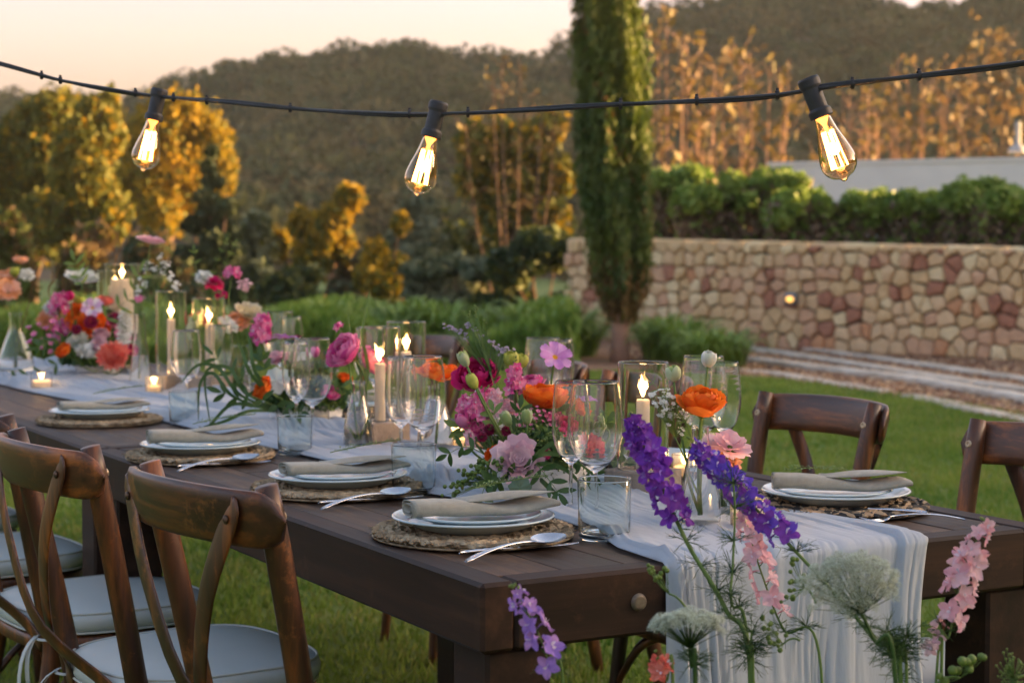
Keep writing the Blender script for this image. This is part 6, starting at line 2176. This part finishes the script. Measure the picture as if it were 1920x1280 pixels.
# ---- far left bowl
ZO = 1.48
LG = 'flowers of the far left bowl'
filler(BW['b3'], .15, .21, 'small leaves filling the far left white bowl', 9000, 3)
for a in [('frill', 'ranunculus', 156, 514, 24, 5.5, 'white', (.2, .9, .3), 'tall white ranunculus highest in the far left bowl'),
          ('ranunculus', 'ranunculus', 146, 592, 25, 5.35, 'orange', (-.2, .5, .7), 'left of the two large orange ranunculus in the far left bowl'),
          ('open', 'ranunculus', 172, 604, 27, 5.35, 'orange', (.3, .6, .7), 'right of the two large orange ranunculus in the far left bowl'),
          ('ranunculus', 'ranunculus', 150, 572, 16, 5.5, 'orange', (.1, 1, .3), 'small orange ranunculus behind the white and lilac anemone'),
          ('cosmos', 'anemone', 174, 578, 23, 5.3, 'lilac_w', (.05, .5, .9), 'white and lilac anemone in the far left bowl'),
          ('frill', 'lisianthus', 92, 592, 24, 5.5, 'peach', (-.3, .5, .7), 'peach pink ruffled bloom at the left of the far bowl'),
          ('frill', 'lisianthus', 100, 572, 17, 5.4, 'white', (-.2, .6, .7), 'white bloom with pink stock in front of it'),
          ('frill', 'ranunculus', 212, 664, 24, 5.15, 'coral', (.2, .5, .9), 'coral ranunculus hanging over the rim of the far left bowl'),
          ('ranunculus', 'ranunculus', 117, 655, 16, 5.2, 'orange', (-.4, .5, .6), 'apricot ranunculus low on the left of the far bowl'),
          ('pompon', 'scabiosa', 170, 604, 13, 5.22, 'burgundy', (.1, .5, .9), 'burgundy button flower over the orange ranunculus'),
          ('pompon', 'scabiosa', 143, 618, 10, 5.22, 'burgundy', (-.1, .5, .9), 'small burgundy button flower lower left of its twin'),
          ('pompon', 'scabiosa', 214, 598, 13, 5.3, 'burgundy', (.3, .8, .6), 'burgundy flower beside the pillar candle'),
          ('bud', 'ranunculus', 131, 553, 9, 5.3, 'magenta', (0, 1, .3), 'tiny magenta bud left below the tall white ranunculus'),
          ('bud', 'ranunculus', 145, 556, 10, 5.4, 'lime', (0, 1, .2), 'lime bud under the tall white ranunculus'),
          ('trumpet', 'lisianthus', 122, 562, 16, 5.5, 'cream', (-.1, .8, .3), 'cream green petals behind the magenta bud'),
          ('ranunculus', 'ranunculus', 197, 562, 15, 5.55, 'coral', (.2, .8, .3), 'rose bloom in front of the wide glass cylinder'),
          ('ranunculus', 'ranunculus', 245, 655, 13, 5.25, 'magenta', (.3, .6, .5), 'magenta bloom right of the coral ranunculus'),
          ('ranunculus', 'ranunculus', 190, 625, 15, 5.3, 'pale', (.1, .7, .6), 'pale pink bloom under the burgundy flower')]:
    fl(a[0], a[1], a[2], a[3], a[4], a[5], a[6], a[7], bb('b3'), a[8], group=LG)
for a_ in [('frill', 'carnation', 118, 612, 20, 5.35, 'pink', (-.3, .6, .7), 'pink carnation left of the orange ranunculus in the far bowl'),
           ('frill', 'carnation', 205, 600, 16, 5.4, 'pink', (.2, .7, .6), 'pink carnation beside the anemone in the far bowl'),
           ('frill', 'carnation', 143, 636, 17, 5.25, 'white', (-.1, .6, .8), 'white carnation under the orange ranunculus in the far bowl'),
           ('ranunculus', 'ranunculus', 186, 645, 16, 5.2, 'mauve', (.1, .5, .8), 'mauve ranunculus above the white filler blossoms'),
           ('frill', 'carnation', 232, 628, 14, 5.35, 'pink', (.4, .7, .5), 'pink carnation at the right of the far bowl')]:
    fl(a_[0], a_[1], a_[2], a_[3], a_[4], a_[5], a_[6], a_[7], bb('b3'), a_[8], group=LG)
spike('stock_flower', [(112, 556, 5.4), (110, 580, 5.4), (118, 620, 5.35), tuple(bb('b3', -.03))], 'bright pink stock in front of the peach bloom', 'pink', 11, .0, .45, .020, group=LG, seed=21)
spray('pink_filler', (85, 630), (38, 34), 14, .011, 'pink', 'wax', bb('b3', -.05), 'scattered small pink blossoms reaching left of the far bowl', 5.3, 22, group=LG)
spray('white_filler', (166, 657), (24, 14), 60, .007, 'white', 'wax', bb('b3', 0), 'white filler blossoms at the front of the far left bowl', 5.2, 23, group=LG)
spray('white_filler', (234, 615), (14, 38), 80, .0065, 'white', 'wax', bb('b3', .05), 'white filler blossoms against the fat pillar candle', 5.25, 24, group=LG)
for k, (p_, lab) in enumerate([([(150, 640), (110, 680), (60, 705), (20, 712)], 'leafy sprig hanging left from the far bowl over the runner'), ([(140, 620), (100, 640), (70, 650)], 'leafy sprig reaching left behind the scattered pink blossoms'), ([(160, 560), (150, 520), (140, 490)], 'upright leafy twig behind the tall white ranunculus'), ([(200, 600), (240, 560), (262, 510)], 'thin leafy twig crossing the pillar candle')]):
    sprig('leaf_sprig', [bb('b3')] + [D(a, b_, 5.25) for a, b_ in p_], 6, .040, .011, lab, ['leaf', 'leaf', 'leaf_l', 'leaf_l'][k], 50 + k, group='leafy sprigs in the arrangements')

# ---- carafe at the left edge
ZO = 2.1
CGp = 'flowers in the carafe at the left edge'
fl('ranunculus', 'ranunculus', 38, 485, 14, 5.1, 'peach', (.1, 1, .2), vb('v5'), 'highest peach ranunculus of the carafe at the left edge', group=CGp)
fl('open', 'ranunculus', 6, 515, 20, 5.1, 'peach', (-.1, .8, .4), vb('v5'), 'orange peach bloom cut by the left edge', group=CGp)
fl('trumpet', 'lisianthus', 14, 540, 18, 5.0, 'peach', (.1, .5, .7), vb('v5'), 'pale peach lisianthus lowest at the left edge', group=CGp)
fl('bud', 'ranunculus', 27, 508, 9, 5.1, 'lime', (0, 1, 0), vb('v5'), 'green bud among the peach flowers at the left edge', group=CGp)
spray('white_filler', (50, 516), (14, 11), 46, .006, 'white', 'wax', vb('v5', .15), 'white filler blossoms right of the peach flowers', 5.1, 26, group=CGp)
for k, (a, b_, c_, d_) in enumerate([(56, 560, 50, 425), (95, 560, 92, 482), (120, 540, 118, 495), (215, 500, 190, 420)]):
    blades('grass_stalk', [[(a, b_), ((a + c_) / 2 + 6, (b_ + d_) / 2), (c_, d_)], [(a, b_), (a + 10, (b_ + d_) / 2), (c_ + 22, d_ + 10)]], vb('v5' if k == 0 else 'v5', .1) if k == 0 else bb('b3', -.02), ['wispy dry grass above the carafe', 'wispy dry grass between carafe and far bowl', 'short wispy dry grass left of the tall white ranunculus', 'long dry grass stalk left of the tall pink scabiosa'][k], 5.3, 'cypress_dry', .0016, 'grass stalk')

# ================================================================== FLOWERS STANDING IN FRONT OF THE TABLE END
ZO = 0.
GG = 'garden flowers standing before the table end'
def gpt(px, Z): 
    p = D(px, 640, Z); p[2] = 0.0
    return tuple(p)


spike('delphinium', [(1186, 792, 2.62), (1205, 830, 2.62), (1240, 910, 2.60), (1290, 1020, 2.58), (1360, 1140, 2.56), (1412, 1290, 2.54), gpt(1460, 2.5)], 'tall purple delphinium leaning left in front of the candle', 'purple', 28, .0, .47, .0180, group=GG, feat=8, seed=31, stemr=.0042)
spike('delphinium', [(1306, 842, 2.66), (1345, 880, 2.66), (1400, 935, 2.64), (1470, 1010, 2.62), (1545, 1090, 2.6), (1640, 1200, 2.58), (1690, 1300, 2.56), gpt(1700, 2.5)], 'violet blue delphinium arching to the left before the bottle vase', 'violet', 25, .0, .45, .0178, group=GG, feat=6, seed=32, stemr=.0036)
spike('larkspur', [(970, 1112, 2.34), (990, 1150, 2.34), (1015, 1200, 2.34), (1035, 1260, 2.34), (1060, 1330, 2.34), gpt(1100, 2.3)], 'lavender larkspur in front of the table corner', 'lavender', 11, .0, .62, .0165, group=GG, feat=3, seed=33, stemr=.0018)
spike('larkspur', [(1392, 965, 2.72), (1408, 1010, 2.72), (1430, 1080, 2.70), (1470, 1180, 2.68), (1540, 1260, 2.66), gpt(1560, 2.6)], 'light pink larkspur hanging over the runner below the violet delphinium', 'pale', 15, .0, .58, .0175, group=GG, feat=4, seed=34, stemr=.0024)
spike('larkspur', [(1842, 985, 2.5), (1820, 1040, 2.5), (1800, 1100, 2.5), (1780, 1190, 2.5), (1755, 1280, 2.5), gpt(1740, 2.45)], 'pale pink larkspur standing before the right end of the table', 'pale', 18, .0, .62, .0185, group=GG, feat=2, seed=35, stemr=.0022)
spike('larkspur', [(1238, 1248, 2.35), (1250, 1275, 2.35), (1262, 1310, 2.35), gpt(1270, 2.3)], 'salmon pink larkspur tip at the bottom edge below the small umbel', 'coral', 6, .0, .16, .015, group=GG, seed=36)
spike('larkspur', [(1752, 1205, 2.5), (1760, 1220, 2.5), (1765, 1260, 2.5), gpt(1750, 2.45)], 'single small mauve pink larkspur low before the right table leg', 'mauve', 3, .0, .06, .015, group=GG, seed=37)


def umbel(px, py, Rx, Ry, Z, n, label, stem_pts, seed, face, drop=.25, size=.0075):
    c = D(px, py, Z)
    P = smooth_path([D(*q) if q[2] > .9 else np.array(q) for q in stem_pts], 30)
    hub = P[0]; base = P[-1]
    t = thing('queen_annes_lace', base, label, 'flower', GG)
    g = np.random.default_rng(seed)
    key = ('cluster', 'umbel')
    if key not in BM:
        me = blossom_mesh('cluster')
        for mt in PM['umbel']: me.materials.append(mt)
        BM[key] = me
    st = MB().tube(P[::-1], np.linspace(.0036, .0024, 30), 6)
    rx, rz = Rx / FPX * Z, Ry / FPX * Z
    for k in range(n):
        q = math.sqrt((k + .5) / n) ; a = k * 2.39996
        # dome of little heads; the rim heads sag
        x = q * math.cos(a); y = q * math.sin(a)
        dome = math.sqrt(max(0, 1 - q * q))
        p = c + RT * x * rx + Z3 * (y * rz * face + dome * rz * (1 - face) * 1.6 - rz * (1 - face) * .6) - FW * (dome * rx * face * .6 + y * rx * (1 - face) * .9)
        p = p + g.normal(size=3) * .0022
        out = nrm(p - hub + Z3 * .02 - FW * .02 * face)
        child_at(BM[key], 'flower_cluster', t, base, p, frame(nrm(out + g.normal(size=3) * .15), g.uniform(0, 6)), size * g.uniform(.8, 1.2))
        st.tube(bez(hub, (hub + p) / 2 + out * .004, p - out * size * .5, 4), [.0007, .0006, .0005, .0005], 3)
    for k in range(9):
        d = sdir_(g.normal(), -.5, g.normal()); st.tube([hub, hub + d * .02], [.0007, .0003], 3)
    for i in range(6, 26, 6): feather(st, P[i], g, 14, .036)
    st.build('stem', M['leaf'], t, base)


umbel(1592, 1090, 92, 72, 2.38, 92, 'large pale green umbel of queen annes lace with a dark speck before the runner', [(1616, 1150, 2.42), (1640, 1200, 2.42), (1680, 1290, 2.42), gpt(1710, 2.4)], 1, .75, size=.0082)
umbel(1288, 1172, 66, 34, 2.36, 70, 'smaller white domed umbel before the left edge of the hanging runner', [(1293, 1215, 2.38), (1298, 1250, 2.38), (1304, 1300, 2.38), gpt(1320, 2.35)], 2, .35, size=.0080)
spray('larkspur_buds', (1240, 1080), (4, 6), 16, .0032, 'leaf_l', 'berry', D(1290, 1145, 2.5), 'green bud tip leaning left over the table edge', 2.5, 41, pts=[(1216, 1062), (1222, 1075), (1232, 1085), (1245, 1078)], part='bud', cat='flower bud')
spray('larkspur_buds', (1500, 1070), (8, 8), 18, .0036, 'leaf_l', 'berry', D(1530, 1130, 2.55), 'green bud cluster between the pink larkspur and the big umbel', 2.55, 42, pts=[(1490, 1062), (1500, 1085), (1480, 1100), (1475, 1120)], part='bud', cat='flower bud')
spray('larkspur_buds', (1455, 1190), (9, 12), 16, .0036, 'leaf_l', 'berry', D(1500, 1200, 2.5), 'green bud cluster hanging in the middle of the runner front', 2.5, 43, pts=[(1445, 1180), (1452, 1200), (1460, 1215), (1440, 1170)], part='bud', cat='flower bud')
spray('larkspur_buds', (1820, 1245), (6, 4), 14, .0058, 'leaf_l', 'berry', D(1755, 1282, 2.4), 'fat green buds at the bottom right before the table leg', 2.4, 44, pts=[(1808, 1238), (1822, 1240), (1835, 1236), (1818, 1252), (1790, 1258), (1765, 1272)], part='bud', cat='flower bud')
spray('meadow_grass', (1900, 1240), (8, 12), 60, .002, 'leaf_l', 'berry', D(1900, 1300, 2.4), 'fine green seed heads in the bottom right corner', 2.4, 45, pts=[(1895, 1230), (1885, 1250), (1880, 1275), (1915, 1260), (1910, 1275)], part='seed', cat='grass spray')
# feathery green stems without flowers
for k, (pts, lab) in enumerate([([(1374, 895, 2.6), (1378, 960, 2.6), (1374, 1060, 2.58), (1372, 1130, 2.56), (1405, 1250, 2.55), gpt(1430, 2.5)], 'upright feathery green stem in front of the runner'),
                                ([(1410, 1180, 2.5), (1406, 1230, 2.5), (1412, 1290, 2.5), gpt(1420, 2.45)], 'short feathery stem at the foot of the purple delphinium'),
                                ([(1660, 1180, 2.45), (1668, 1230, 2.45), (1690, 1290, 2.45), gpt(1700, 2.4)], 'feathery stem under the large umbel'),
                                ([(1700, 1190, 2.45), (1690, 1240, 2.45), (1700, 1300, 2.45), gpt(1710, 2.4)], 'feathery stem right of the large umbel stalk')]):
    P = smooth_path([D(*q) if q[2] > .9 else np.array(q) for q in pts], 40)
    t = thing('fennel_stem', P[-1], lab, 'foliage', GG)
    g = np.random.default_rng(k)
    MB().tube(P[::-1], np.linspace(.0028, .0014, 40), 6).build('stem', M['stem'], t, P[-1])
    m = MB()
    for i in range(2, 30, 5): feather(m, P[i], g, 22, .036)
    m.build('foliage', M['leaf'], t, P[-1])
